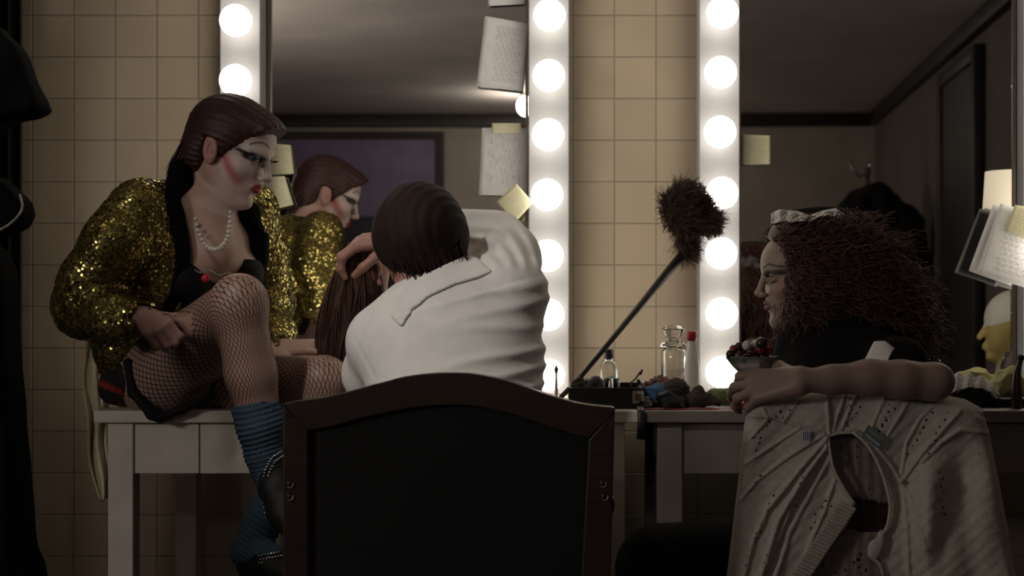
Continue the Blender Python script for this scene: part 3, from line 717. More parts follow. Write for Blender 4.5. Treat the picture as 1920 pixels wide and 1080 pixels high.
def hdisp(H):
    def f(X, Y, Z):
        d = [X - H.O[0], Y - H.O[1], Z - H.O[2]]; a, b, c = [sum(d[i] * H.R[j, i] for i in range(3)) for j in range(3)]
        th = np.arctan2(c - .0, np.abs(b) + 1e-4); rr = np.sqrt(b * b + (c - .03) ** 2)
        return .0012 * np.sin(th * 60 + 8 * a) * np.sin(th * 23 + 1 + 5 * a) + .0006 * np.sin(th * 130 + a * 30)
    return f
part('short_hair', A.mesh(.0028, disp=hdisp(H1)), m_hair1, t1)
# loose nape locks
N = 260; root = []
for i in range(N):
    b = random.uniform(-.062, .07); r0 = H1.w(-.078 + .25 * b * b + random.uniform(-.012, .012), b, random.uniform(-.045, -.01))
    p = [r0 + (H1.w(-.012, b * .05, -.045 - random.uniform(0, .015)) - H1.O) * tt + R_.normal(size=3) * .001 for tt in np.linspace(0, 1, 6)]
    root.append(p)
part('nape_hair', strands(np.array(root), .0022, .0008), m_hair1, t1)
# eyes and lashes
m_eye = mat('eye', (.6, .6, .58), .15, attr='Col')
def eyes(H, t, lash=True, both=(1, -1)):
    for y in both:
        g = G().sphere(H.w(.0712, y * .031, .002), .0122 * H.s, 24, 16); V = np.array(g.V); q = H.loc(V)
        d = np.hypot(q[:, 1] - y * .030, q[:, 2] - .001); fr = q[:, 0] > .076
        C = np.tile((.38, .36, .34), (len(V), 1)).astype(float); C[fr & (d < .0058)] = (.05, .05, .045); C[fr & (d < .0025)] = (.005,) * 3
        e = part('eye', (V, g.F), m_eye, t, attrs={'Col': C})
        if lash:
            gl = G()
            for k in range(13):
                u = (k / 12 - .5) * 2; a = H.w(.0845 - .006 * u * u, y * (.031 + .013 * u), .007 - .003 * u * u)
                gl.tube([a, a + H.s * (.006 * H.R[0] + .002 * u * y * H.R[1] + .001 * H.R[2]), a + H.s * (.011 * H.R[0] + .005 * u * y * H.R[1] + .005 * H.R[2])], [.0006, .0005, .0002], 4)
            part('eyelash', gl.vf, m_lash, e)
m_lash = mat('black_lash', (.004, .004, .004), .6)
eyes(H1, t1)
# gold jacket
J = S()
J.cone(P(285, 650, 3.46), P(325, 560, 3.45), .115, .110, .03); J.cone(P(325, 560, 3.45), rib + (0, .01, 0), .110, .12, .04)
J.ell(rib, (.120, .150, .145), np.array([n1, sd, up1]), k=.04); J.cone(shN + (0, 0, -.005), nb, .062, .062, .04); J.cone(shF + (0, 0, -.01), nb, .060, .055, .04)
J.cone(P(265, 610, 3.38), P(225, 655, 3.36), .075, .05, .05); J.cone(P(225, 655, 3.36), P(203, 694, 3.36), .05, .012, .03)
J.cone(P(290, 560, 3.33), P(300, 470, 3.30), .06, .06, .05)
# near sleeve
s0, s1, s2 = P(256, 398, 3.25), P(178, 530, 3.25), P(160, 575, 3.27)
J.chain([s0, P(222, 460, 3.24), s1, s2], [.066, .070, .072, .062], .03); J.chain([s2, P(215, 598, 3.18), wrN + (.004, -.004, -.002)], [.062, .05, .036], .03)
J.chain([shF, P(484, 480, 3.56), elF, P(512, 625, 3.48), wrF + (-.01, 0, 0)], [.062, .062, .058, .046, .036], .03)
def opening(X, Y, Z):       # the open front
    d = [X - rib[0], Y - rib[1], Z - rib[2]]; a = sum(d[i] * n1[i] for i in range(3)); b = sum(d[i] * sd[i] for i in range(3)); c = sum(d[i] * up1[i] for i in range(3))
    return -(np.maximum(np.abs(b - .012) - .088, np.maximum(.02 - a, np.abs(c) - .34)))
J.clip(opening, .008)
J.cone(nb + (.01, -.02, .06), nb + (.01, -.02, .18), .075, .075, .01, 's')
J.cone(wrN + (.006, -.004, -.002), wrN + (.05, -.03, -.02), .028, .030, .003, 's'); J.cone(wrF, wrF + (.06, -.02, 0), .030, .03, .003, 's')
J.clip(lambda X, Y, Z: .756 - Z + 0 * X * Y, .004)
jd = lambda X, Y, Z: .0055 * wob(X, Y, Z, 34, 1) + .0042 * np.abs(wob(Z, X, Y, 62, 2)) + .0012 * wob(Y, Z, X, 160, 4)
jV, jF = J.mesh(.005, disp=jd)
m_jack = mat('gold_sequin_cloth', (.14, .115, .035), .5, .75, var=.4, vscale=60, bump=.8, bscale=240)
jk = part('sequin_jacket', (jV, jF), m_jack, t1)
def scatter_discs(V, F, n, r, tilt):
    a, b, c, d = [V[F[:, i]] for i in range(4)]; ar = np.linalg.norm(np.cross(c - a, d - b), axis=1); ix = R_.choice(len(F), n, p=ar / ar.sum())
    u, v = R_.rand(n, 1), R_.rand(n, 1); p = (a[ix] * (1 - u) + b[ix] * u) * (1 - v) + (d[ix] * (1 - u) + c[ix] * u) * v
    nn = np.cross(c - a, d - b)[ix]; nn /= np.linalg.norm(nn, axis=1, keepdims=True) + 1e-9
    nn = nn + R_.normal(size=(n, 3)) * tilt; nn /= np.linalg.norm(nn, axis=1, keepdims=True)
    U = np.cross(nn, R_.normal(size=(n, 3))); U /= np.linalg.norm(U, axis=1, keepdims=True); W = np.cross(nn, U); p = p + nn * .0012
    rr = r * (.8 + .4 * R_.rand(n, 1)); K = 6
    ring = np.stack([p + rr * (math.cos(2 * math.pi * k / K) * U + math.sin(2 * math.pi * k / K) * W) for k in range(K)], 1)
    return ring.reshape(-1, 3), np.arange(n * K).reshape(n, K)
m_seq = mat('gold_sequins', (.42, .345, .11), .2, 1.0)
o = part('sequins', scatter_discs(jV, jF, 26000, .0028, .17), m_seq, jk, smooth=False); o['kind'] = 'stuff'
# velvet lapels and collar
m_vel = mat('black_velvet', (.006, .005, .006), .95, bump=.3, bscale=150, spec=.1)
def px_clip(pl):        # outline of a cloth piece, as seen from the front
    pl = np.array(pl, float)
    def fn(X, Y, Z):
        x = CX + X * F_PX / Y + 0 * Z; y = CY - (Z - CZ) * F_PX / Y + 0 * X; d = np.full(np.broadcast(x, y).shape, 1e9); x, y = np.broadcast_arrays(x, y); ins = np.zeros(x.shape, bool)
        for i in range(len(pl)):
            a, b = pl[i], pl[(i + 1) % len(pl)]; e = b - a; tt = np.clip(((x - a[0]) * e[0] + (y - a[1]) * e[1]) / e.dot(e), 0, 1)
            d = np.minimum(d, np.hypot(x - a[0] - tt * e[0], y - a[1] - tt * e[1])); c = (a[1] <= y) != (b[1] <= y)
            ins ^= c & (x < a[0] + (y - a[1]) * e[0] / (e[1] if abs(e[1]) > 1e-9 else 1e-9))
        return d * np.where(ins, -1, 1) * .0011
    return fn
L = S(); L.p = list(J.p[:-1]); L.ell(P(340, 352, 3.345), (.036, .06, .06), k=.02)
L.clip(px_clip([(322, 305), (352, 285), (374, 318), (370, 370), (358, 400), (362, 450), (352, 520), (338, 560), (312, 606), (298, 596), (326, 540), (332, 470), (322, 420), (312, 370)]), .006)
L.clip(lambda X, Y, Z: Y - 3.40 + 0 * X, .004)
part('velvet_lapel', L.mesh(.004, disp=lambda X, Y, Z: jd(X, Y, Z) * .6 - .0045 + .001 * wob(X, Y, Z, 120)), m_vel, jk)
L = S(); L.chain([P(446, 392, 3.43), P(462, 400, 3.40), P(476, 428, 3.42)], [.020, .026, .022], .02)
L.poly([(P(x, y, 3.43)[0], P(x, y, 3.43)[2]) for x, y in ((452, 425), (480, 436), (504, 438), (503, 470), (497, 520), (490, 566), (452, 566))], 3.43, .022, .010, .012)
part('velvet_lapel', L.mesh(.004, disp=lambda X, Y, Z: .0015 * wob(X, Y, Z, 90)), m_vel, jk)
# pale satin tail lining hanging behind the table end
def tail(u, v):
    x = 158 + 44 * u + 26 * v ** 3 * (1 - u) + 3 * np.sin(v * 14 + 2 * u); y = 606 + (330 + 5 * np.sin(u * 6)) * v
    d = 3.46 + .02 * np.sin(u * 9) + .015 * np.sin(v * 9 + u * 4)
    return np.stack([(x - CX) * d / F_PX, d, CZ - (y - CY) * d / F_PX], -1)
part('tail_lining', grid_sheet(14, 50, tail), mat('old_gold_satin', (.62, .57, .40), .35, var=.15, vscale=12, bump=.4, bscale=25), jk, solid=.004)
# bustier and shorts
m_sat = mat('black_satin', (.008, .007, .008), .7, spec=.2, bump=.25, bscale=60)
Bs = S(); Bs.cone(P(325, 600, 3.43), P(338, 560, 3.43), .098, .096, .04); Bs.cone(P(338, 560, 3.43), rib, .094, .106, .04); Bs.ell(rib, (.100, .130, .135), np.array([n1, sd, up1]), k=.03)
for s_ in (1, -1): Bs.ell(rib + n1 * .078 + sd * .062 * s_ - up1 * .045, (.050, .056, .052), np.array([n1, sd, up1]), k=.02)
Bs.plane(P(400, 481, 3.3), (.05, 0, 1), .003)
bs = part('bustier', Bs.mesh(.0045, disp=lambda X, Y, Z: .001 * wob(X, Y, Z, 60)), m_sat, t1)
rb = P(385, 522, 3.246); part('red_rosette', G().sphere(rb, .0088, 18, 12, (1, .6, 1)).vf, mat('red_satin', (.45, .01, .03), .4), bs)
g = G()
for i in range(20): g.sphere(P(366 + i * 4.6, 507 + 3 * math.sin(i * .8) + i * .6, 3.243 + .0035 * max(0, i - 6)), .0022, 6, 4)
part('sequin_trim', g.vf, mat('dim_silver', (.4, .38, .36), .3, 1), bs)
Sh = S(); Sh.ell(pel + (.015, .0, -.012), (.120, .11, .090), k=.03); Sh.cone(P(300, 700, 3.38), P(345, 665, 3.30), .093, .080, .03)
Sh.cone(P(240, 722, 3.38), P(212, 730, 3.37), .045, .030, .03)
dthi = nrm(knN - hpN); Sh.plane(hpN + dthi * .010 + np.array((0, 0, 0.0)), dthi + np.array((.3, 0, .1)), .004)
Sh.plane((0, 0, .7545), (0, 0, -1), .003)
shV, shF = Sh.mesh(.0045, disp=lambda X, Y, Z: .003 * wob(X, Y, Z, 55, 3))
zz = shV[:, 2] + .35 * (shV[:, 0] + .85); zc = P(215, 725, 3.37); k_ = np.abs(zz - (zc[2] + .35 * (zc[0] + .85)))
Cs = np.tile((.010, .009, .011), (len(shV), 1)).astype(float); Cs[(k_ < .007) & (shV[:, 0] < P(243, 0, 3.37)[0])] = (.22, .015, .015)
part('striped_shorts', (shV, shF), mat('shorts_satin', (.01, .01, .01), .5, attr='Col'), t1, attrs={'Col': Cs})
# shorts' hem hanging over the table edge
He = S(); He.chain([P(240, 680, 3.29), P(250, 735, 3.285), P(285, 776, 3.275), P(300, 783, 3.275), P(340, 768, 3.275), P(395, 745, 3.27), P(405, 700, 3.275)], [.010, .011, .012, .010, .009, .007, .004], .008)
part('shorts_hem', He.mesh(.003), m_sat, t1)
# necklace
nk = bez([P(364, 372, 3.34), P(366, 405, 3.29), P(374, 440, 3.262), P(390, 464, 3.252), P(408, 467, 3.254), P(424, 450, 3.27), P(431, 420, 3.30), P(431, 390, 3.33)], 25)
g = G()
for p in nk: g.sphere(p, .0052, 12, 8)
nkl = part('pearl_necklace', g.vf, mat('pearl', (.62, .56, .50), .18, coat=.5), t1)
# socks and shoes
m_sock1 = mat('blue_sock_knit', (.035, .065, .095), .9, var=.1, vscale=40, bump=.3, bscale=200)
def sockdisp(a, b, n=26, amp=.0028):
    e = nrm(b - a)
    return lambda X, Y, Z: amp * np.sin(((X - a[0]) * e[0] + (Y - a[1]) * e[1] + (Z - a[2]) * e[2]) * 2 * math.pi * n / .15 + 5 * wob(X, Y, Z, 22)) * (.65 + .5 * wob(Z, X, Y, 45)) 
Sk = S(); a = P(478, 762, 3.125)
Sk.chain([a, P(492, 800, 3.13), P(500, 850, 3.135), anN, anN + (P(556, 985, 3.06) - anN) * .2], [.0475, .049, .042, .037, .033], .012); Sk.plane(a + (0, 0, .006), (-.18, 0, 1), .003)
part('sock', Sk.mesh(.0035, disp=sockdisp(a, anN, 15)), m_sock1, t1)
Sk = S(); a = P(560, 870, 3.235)
Sk.chain([a, P(500, 965, 3.22), anF, anF + (P(545, 1066, 3.15) - anF) * .55], [.047, .040, .036, .034], .012); Sk.plane(a, nrm(a - anF), .003)
part('sock', Sk.mesh(.0035, disp=sockdisp(a, anF, 15, .0022)), m_sock1, t1)
m_shoe = mat('black_patent', (.006, .006, .007), .55, spec=.3)
m_rhin = mat('rhinestone', (.75, .75, .75), .1, 1.0)
def shoe(pts, rs, dots):
    A_ = S(); A_.chain(pts, rs, .015); o = part('shoe', A_.mesh(.003), m_shoe, t1); g = G()
    for p in dots: g.sphere(p, .0027, 6, 4)
    part('rhinestone_trim', g.vf, m_rhin, o)
dots = [p + (0, 0, 0) for p in bez([P(527, 846, 3.088), P(507, 862, 3.088), P(495, 890, 3.088), P(491, 925, 3.09), P(498, 970, 3.09)], 22)] + [p for p in bez([P(530, 855, 3.083), P(514, 868, 3.083), P(502, 895, 3.083), P(499, 925, 3.085), P(505, 965, 3.085)], 20)]
shoe([P(520, 874, 3.135), P(525, 912, 3.115), P(540, 960, 3.09), P(558, 992, 3.06)], [.033, .041, .038, .030], dots)
shoe([P(476, 1058, 3.21), P(505, 1064, 3.185), P(552, 1074, 3.15)], [.036, .041, .034], [P(486 + 5.5 * i + 3 * (j % 2), 1042 + 7 * j - 1.0 * i, 3.145) for i in range(8) for j in range(5)])

# ================================================================== person in the white shirt, seen from behind
t2 = thing('person', 'person in a white shirt seen from behind, arms raised, seated in the arched chair', 'person', P(850, 1050, 3.0))
B = S(); H2 = Head(P(792, 466, 3.15), (-.45, .8, -.35), up=(-.12, .1, 1), sc=.95)
H2.build(B)
B.cone(P(795, 490, 3.17), P(812, 560, 3.15), .055, .058, .03)
chest = P(842, 650, 3.12); pelv = P(845, 1010, 2.93)
B.ell(chest, (.15, .10, .15), k=.03); B.cone(chest, pelv, .10, .11, .05); B.ell(pelv, (.16, .12, .09), k=.04)
sL, sR = P(712, 640, 3.15), P(952, 545, 3.13); B.cone(sL, P(812, 575, 3.14), .045, .05, .04); B.cone(sR, P(812, 575, 3.14), .045, .05, .04)
eL, wL = P(690, 735, 3.40), P(702, 560, 3.42); eR, wR = P(935, 445, 3.36), P(742, 448, 3.33)
B.chain([sL, eL, wL], [.045, .035, .023], .02); B.chain([sR, eR], [.045, .036], .02); B.cone(eR, wR, .034, .026, .02)
hand(B, wR + (.01, 0, 0), (-.92, .05, -.10), (-.1, -.3, -.8), (-.1, -.35, .9), curls=[(.5, .8, .5), (.55, .8, .5), (.6, .8, .5), (.65, .8, .5)], s=1.0, tc=.9)
hand(B, wL, (.1, -.1, .9), (-.6, -.5, .1), (.7, -.5, 0), curl=(.7, .9, .5), s=.95, tc=.8)
for hx_, kx_ in ((-.08, -.12), (.08, .14)):
    h_ = pelv + (hx_, 0, -.02); k2 = np.array([pelv[0] + kx_, 3.38, .56]); B.cone(h_, k2, .078, .056, .03); B.chain([k2, np.array([k2[0], 3.36, .10])], [.052, .035], .02); B.cone((k2[0], 3.34, .05), (k2[0], 3.50, .035), .04, .03, .02)
f1 = (np.minimum(H2.O, H2.O) - (.12, .14, .14), H2.O + (.12, .14, .14), .003)
f2 = (wR - (.13, .09, .09), wR + (.02, .06, .06), .0025)
V, Fq = body_mesh(B, .007, [f1, f2]); C = np.tile((.42, .22, .18), (len(V), 1)).astype(float); C[V[:, 2] < .62] = (.03, .03, .04)
part('body', (V, Fq), m_skin, t2, attrs={'Col': C, 'net': np.zeros((len(V), 3))})
m_hair2 = mat('near_black_brown_hair', (.022, .012, .010), .75, spec=.25, var=.3, vscale=20, bump=.3, bscale=30)
A = S(); hc = P(786, 430, 3.14); A.ell(hc, (.088, .098, .092), k=.02); H2.e(A, (-.012, 0, .040), (.099, .082, .092), k=.02); A.cone(hc + (-.008, .0, -.02), hc + (.022, .0, -.062), .078, .060, .03); A.ell(P(838, 445, 3.15), (.038, .05, .045), k=.03)
part('dark_hair', A.mesh(.004, disp=lambda X, Y, Z: .0012 * np.sin(220 * (X - hc[0]) + 30 * wob(X, Y, Z, 12))), m_hair2, t2)
pt = []
for i in range(420):
    u = random.random(); a = P(722 + 142 * u + random.uniform(-4, 4), 462 + 20 * math.sin(u * 3.1) - 14 * u, 3.075 + .05 * abs(u - .4) + random.uniform(-.01, .03))
    e = a + np.array([(.030 - .02 * u) + random.uniform(-.014, .014), random.uniform(-.006, .02), -.036 - random.uniform(0, .028)])
    mid = (a + e) / 2 + np.array([.0, -.006, .002]) + R_.normal(size=3) * .003; pt.append(bez([a, mid, e], 6))
part('nape_hair', strands(np.array(pt), .0022, .0006), m_hair2, t2)
# shirt
m_shirt = mat('white_cotton_shirt', (.80, .79, .77), .85, var=.05, vscale=25, bump=.2, bscale=260)
T = S(); T.ell(chest + (.0, 0, -.01), (.175, .12, .165), k=.04); T.cone(chest + (-.02, 0, -.03), P(822, 1000, 2.95), .125, .135, .05); T.cone(chest + (.055, 0, -.03), P(905, 1000, 2.96), .125, .125, .05)
T.cone(sL, P(800, 590, 3.14), .060, .060, .05); T.cone(sR + (.0, 0, 0), P(835, 575, 3.14), .066, .070, .05); T.ell(sR + (.0, -.005, -.015), (.068, .065, .07), k=.04)
T.chain([sL, P(703, 700, 3.22), eL + (.01, 0, 0)], [.060, .060, .050], .03); T.chain([eL, P(700, 650, 3.43)], [.05, .045], .03)
T.chain([sR, P(957, 480, 3.24), eR, P(868, 442, 3.35), P(828, 446, 3.345)], [.066, .058, .052, .050, .046], .03)
T.cone(P(812, 560, 3.14), P(796, 480, 3.17), .058, .075, .01, 's'); 
T.cone(P(828, 446, 3.345), P(740, 448, 3.33), .034, .034, .004, 's'); T.cone(P(700, 655, 3.43), P(701, 600, 3.43), .034, .034, .004, 's')
def sdp(X, Y, Z):
    px = CX + X * F_PX / Y; py = CY - (Z - CZ) * F_PX / Y
    gs = lambda t, w_: np.exp(-(t / w_) ** 2)
    d = .0018 * wob(X, Y, Z, 26, 1)
    rt = lin(px, 790, 900)
    for (yy_, sl, am, w_, x0_) in ((655, .25, .006, 9, 990), (690, .32, .006, 8, 990), (612, .10, .004, 10, 960), (575, .30, .004, 9, 960), (720, .38, .005, 6, 1000), (540, .25, .004, 8, 960)):
        d = d - am * gs(py - yy_ + (px - x0_) * sl - 6 * np.sin(px * .02), w_) * rt * (py > 500)
    sl_ = lin(px, 870, 900) * (py < 510)      # wrinkles of the raised sleeve
    an = np.hypot(px - 900, (py - 520) * 1.0)
    d = d - .0038 * np.sin(an * .22 + .02 * px + 1.2 * wob(X, Y, Z, 30, 3)) * sl_ * lin(510 - py, 0, 25)
    ys = 556 - (px - 760) * .27              # yoke seam
    d = d + .0022 * gs(py - ys - 28, 2.2) * (px > 745) * (px < 985) * (py > 470) - .0015 * gs(py - ys - 34, 3) * (px > 745)
    d = d + .0018 * gs((px - 668) - (py - 640) * .52, 2.2) * (py > 630) * (py < 712)
    return d
sh = part('white_shirt', T.mesh(.0048, disp=sdp), m_shirt, t2)
K = S(); K.p = list(T.p[:6]); K.cone(P(816, 565, 3.14), P(808, 500, 3.15), .066, .074, .02)
K.clip(px_clip([(738, 592), (756, 556), (790, 524), (840, 499), (880, 481), (894, 486), (918, 508), (896, 517), (850, 530), (800, 553), (768, 580), (752, 606)]), .004); K.clip(lambda X, Y, Z: Y - 3.18 + 0 * X, .004); K.cone(P(812, 560, 3.16), P(796, 480, 3.17), .056, .066, .006, 's')
part('collar', K.mesh(.0035, disp=lambda X, Y, Z: sdp(X, Y, Z) * .7 - .0055), m_shirt, sh)
K = S(); K.chain([P(1004, 500, 3.20), P(1006, 515, 3.20)], [.006, .008], .004).chain([P(1010, 527, 3.2), P(1008, 538, 3.2)], [.006, .006], .004)
part('sleeve_button_tab', K.mesh(.002), m_shirt, sh)

# long brown wig held up by the raised hand, its ends on the table
pt = []; 
Lb = bez([P(655, 455, 3.36), P(622, 520, 3.37), P(600, 600, 3.38), P(592, 670, 3.38), P(592, 752, 3.38)], 14)
Rb = bez([P(690, 458, 3.36), P(712, 500, 3.38), P(722, 560, 3.39), P(706, 640, 3.38), P(690, 756, 3.38)], 14)
for i in range(2600):
    u = random.random(); dy = random.uniform(-.045, .055); env = np.sin(np.linspace(.25, 1.0, 14) * math.pi * .62)[:, None]
    p = Lb * (1 - u) + Rb * u + np.array([0, dy, 0]) * env * (1 - (2 * u - 1) ** 2 * .6)
    p = p + np.stack([.004 * np.sin(np.linspace(0, 9, 14) + u * 20), .003 * np.cos(np.linspace(0, 8, 14) + i), np.zeros(14)], 1)
    p[:, 2] = np.maximum(p[:, 2], TT + .004); pt.append(bez(p[:int(random.uniform(11, 15))], 14))
m_wig = mat('chestnut_wig_hair', (.09, .045, .032), .42, var=.45, vscale=30)
sv, sf = strands(np.array(pt), .0017, .0010)
o = part('long_wig', (sv, sf), m_wig)
tag(centre(o), 'long chestnut brown wig held up by the hand of the person in the white shirt', 'wig')
A = S(); A.chain([(Lb[i] + Rb[i]) / 2 for i in (1, 4, 8, 12)], [.012, .026, .028, .022], .03)
A.plane((0, 0, TT + .004), (0, 0, -1))
ov = A.mesh(.006); part('inner_lock', ov, m_wig, o)
A = S(); c = P(700, 505, 3.37); A.ell(c, (.018, .012, .024), k=.01).cone(c + (-.004, -.004, -.01), c + (.012, -.006, -.03), .008, .006, .008)
part('ear_patch', A.mesh(.002), mat('pink_skin_tone', (.42, .16, .13), .5), o)

# ================================================================== person with curly red hair
t3 = thing('person', 'person with curly auburn hair and white lace headpiece leaning on the sweater-draped chair', 'person', P(1600, 1050, 3.1))
H3 = Head(P(1506, 519, 3.2), (-.985, -.12, -.075), sc=.925)
B = S(); H3.build(B)
B.cone(H3.w(-.022, 0, -.04), P(1540, 640, 3.2), .045, .05, .03)
ch3 = P(1600, 760, 3.12); pv3 = P(1610, 1010, 3.08)
B.ell(ch3, (.12, .13, .16), k=.03); B.cone(ch3, pv3, .11, .13, .05)
sh3 = P(1650, 684, 3.03); B.cone(sh3, P(1560, 655, 3.15), .045, .05, .03)
el3, wr3 = P(1748, 716, 2.775), P(1506, 714, 2.75)
B.chain([sh3, P(1700, 712, 2.90), el3], [.040, .036, .033], .015); B.chain([el3, P(1690, 712, 2.765), P(1630, 708, 2.76), P(1560, 712, 2.755), wr3], [.0315, .0335, .031, .025, .0205], .012); B.ell(el3 + (.014, -.004, .002), (.020, .022, .022), k=.02)
hand(B, wr3 + (-.004, 0, 0), (-.84, .42, -.14), (.05, .5, .8), (-.30, -.72, .55), curls=[(.25, .75, .45), (.22, .70, .45), (.30, .75, .5), (.55, .85, .5)], s=.95, spread=.14, tc=.5)
# far arm (hidden) bent in front of the body
B.chain([P(1530, 690, 3.27), P(1480, 800, 3.35), P(1440, 740, 3.12)], [.042, .035, .025], .02)
kn3 = [P(1240, 1065, 3.0), P(1270, 1075, 3.2)]
for k3, hh in zip(kn3, (-.06, .08)):
    B.cone(pv3 + (0, hh, -.05), k3, .085, .062, .03); B.cone(k3, (k3[0] - .02, k3[1], .12), .05, .035, .02); B.cone((k3[0] - .02, k3[1], .06), (k3[0] - .15, k3[1], .035), .04, .03, .02)
f1 = (H3.O - (.13, .12, .13), H3.O + (.12, .12, .13), .0018)
f2 = (wr3 - (.20, .10, .10), wr3 + (.02, .08, .07), .0022)
V, Fq = body_mesh(B, .0055, [f1, f2]); q_ = H3.loc(V); C = np.tile((.25, .17, .14), (len(V), 1)).astype(float); C = makeup(C, q_, False)
part('body', (V, Fq), m_skin, t3, attrs={'Col': C, 'net': np.zeros((len(V), 3))}); eyes(H3, t3)
# black dress
D = S(); D.ell(ch3 + (0, 0, -.01), (.150, .16, .175), k=.04); D.cone(ch3, pv3, .135, .16, .05); D.ell(P(1590, 650, 3.16), (.125, .12, .075), k=.05)
D.cone(P(1530, 645, 3.16), P(1600, 660, 3.15), .055, .08, .03); D.cone(sh3, P(1600, 670, 3.08), .058, .07, .03); D.cone(sh3, P(1690, 685, 2.92), .054, .052, .02)
D.cone(P(1535, 640, 3.16), P(1500, 665, 3.18), .048, .040, .03); D.cone(P(1500, 665, 3.16), P(1515, 760, 3.15), .046, .06, .03)
for k3, hh in zip(kn3, (-.06, .08)): D.cone(pv3 + (0, hh, -.05), k3, .108, .086, .06)
D.cone(P(1500, 600, 3.2), H3.w(-.02, 0, -.03), .050, .06, .006, 's')
part('black_dress', D.mesh(.006, disp=lambda X, Y, Z: .003 * wob(X, Y, Z, 30)), mat('black_cotton', (.006, .0055, .0055), .95, spec=.15), t3)
# white pointed cuff of the short sleeve
def cuff(u, v):
    px = 1622 + 95 * u + 6 * (v - .5); top = np.interp(u, [0, .22, .42, 1], [684, 640, 639, 682]); py = top * (1 - v) + 700 * v; d = 2.905 + .02 * (u - .5) ** 2 - .02 * np.sin(u * math.pi) * (1 - .4 * v) - .012 * v
    return np.stack([(px - CX) * d / F_PX, d, CZ - (py - CY) * d / F_PX], -1)
part('white_cuff', grid_sheet(24, 8, cuff), m_shirt, t3, solid=.006)
# curly hair: core volume and many wavy strands
m_red = mat('auburn_curls', (.085, .034, .024), .5, var=.4, vscale=25)
A = S(); cH = P(1555, 500, 3.2)
A.ell(P(1548, 488, 3.22), (.105, .115, .098), k=.03); A.ell(P(1600, 540, 3.2), (.120, .12, .120), k=.05); A.ell(P(1630, 615, 3.19), (.105, .11, .11), k=.05)
H3.e(A, (.012, 0, .045), (.092, .088, .080), k=.03); A.ell(P(1530, 560, 3.14), (.055, .06, .08), k=.04)
A.clip(px_clip([(1440, 446), (1444, 412), (1470, 402), (1520, 398), (1570, 402), (1605, 425), (1650, 458), (1690, 505), (1716, 565), (1728, 630), (1728, 700), (1640, 710), (1540, 660), (1508, 606), (1492, 578), (1478, 550), (1475, 500), (1472, 476), (1458, 452)]), .012)
hV, hF = A.mesh(.005, disp=lambda X, Y, Z: .005 * wob(X, Y, Z, 70))
core = part('hair_volume', (hV, hF), m_red, t3)
def surf(V, F, n):
    a, b, c, d = [V[F[:, i]] for i in range(4)]; nn = np.cross(c - a, d - b); ar = np.linalg.norm(nn, axis=1); ix = R_.choice(len(F), n, p=ar / ar.sum())
    u, v = R_.rand(n, 1), R_.rand(n, 1); return (a[ix] * (1 - u) + b[ix] * u) * (1 - v) + (d[ix] * (1 - u) + c[ix] * u) * v, nn[ix] / (ar[ix, None] + 1e-12)
def wisps(V, F, n, flow, ln, out, amp, fr, M_=16, lift=.0):
    p, nn = surf(V, F, n); fl = flow(p); fl -= nn * (fl * nn).sum(1, keepdims=True); fl /= np.linalg.norm(fl, axis=1, keepdims=True) + 1e-9
    L_ = (ln * (.5 + R_.rand(n)))[:, None, None]; t_ = np.linspace(0, 1, M_)[None, :, None]; e1 = nn[:, None]; e2 = np.cross(nn, fl)[:, None]; f_ = fl[:, None]
    ph = R_.rand(n, 1, 1) * 6.28; w_ = fr * (.7 + .6 * R_.rand(n, 1, 1)); am = amp * (.5 + R_.rand(n, 1, 1))
    o_ = (out * (R_.rand(n, 1, 1) * 1.6 - .2))
    return p[:, None] - nn[:, None] * .002 + f_ * t_ * L_ + e1 * (lift + o_ * t_ ** 1.3 * L_ + am * .7 * np.cos(w_ * t_ + ph)) + e2 * am * np.sin(w_ * t_ + ph)
def flow3(p):
    s_ = p - np.array(H3.w(.05, 0, .09)); s_ = s_ / (np.linalg.norm(s_, axis=1, keepdims=True) + 1e-6); return s_ * [1, .4, 1] + np.array([.15, 0, -.55])
W1 = wisps(hV, hF, 6500, flow3, .085, .30, .0068, 17, 20)
xx = CX + W1[:, -1, 0] * F_PX / W1[:, -1, 1]; yy_ = CY - (W1[:, -1, 2] - CZ) * F_PX / W1[:, -1, 1]
W1 = W1[~((xx < 1478) & (yy_ > 462) & (yy_ < 600))]; yy_ = CY - (W1[:, -1, 2] - CZ) * F_PX / W1[:, -1, 1]; W1 = W1[(yy_ > 396) & (W1[:, -1, 0] > P(1436, 0, 3.2)[0])]
pt = []
def curl_path(r0, end, mids, n=26, amp=.006, fr=9):
    p = bez([r0, *mids, end], n); t_ = np.linspace(0, 1, n); ph = random.uniform(0, 6.28); f = fr * random.uniform(.7, 1.3)
    e1 = nrm(R_.normal(size=3)); e2 = nrm(np.cross(e1, end - r0)); e1 = np.cross(e2, nrm(end - r0)); A_ = amp * np.minimum(t_ * 4, 1)[:, None] * random.uniform(.5, 1.5)
    return p + A_ * (np.cos(f * 2 * t_ + ph)[:, None] * e1 + np.sin(f * 2 * t_ + ph)[:, None] * e2)
for i in range(620):
    r0 = H3.w(.0 + random.uniform(-.03, .03), -.06, random.uniform(-.03, .03))
    x_ = random.uniform(0, 1); e = P(1440 + 48 * x_ + random.gauss(0, 3), 665 + random.uniform(-25, 50), 3.27 + random.uniform(-.02, .03)); m1 = P(1464 + 25 * x_, 612, 3.29)
    pt.append(curl_path(r0, e, [m1], 16, .004, 7))
a1 = strands(W1, .0016, .0006); a2 = strands(np.array(pt), .0013, .0006)
part('curly_hair', join(a1, a2), m_red, t3)
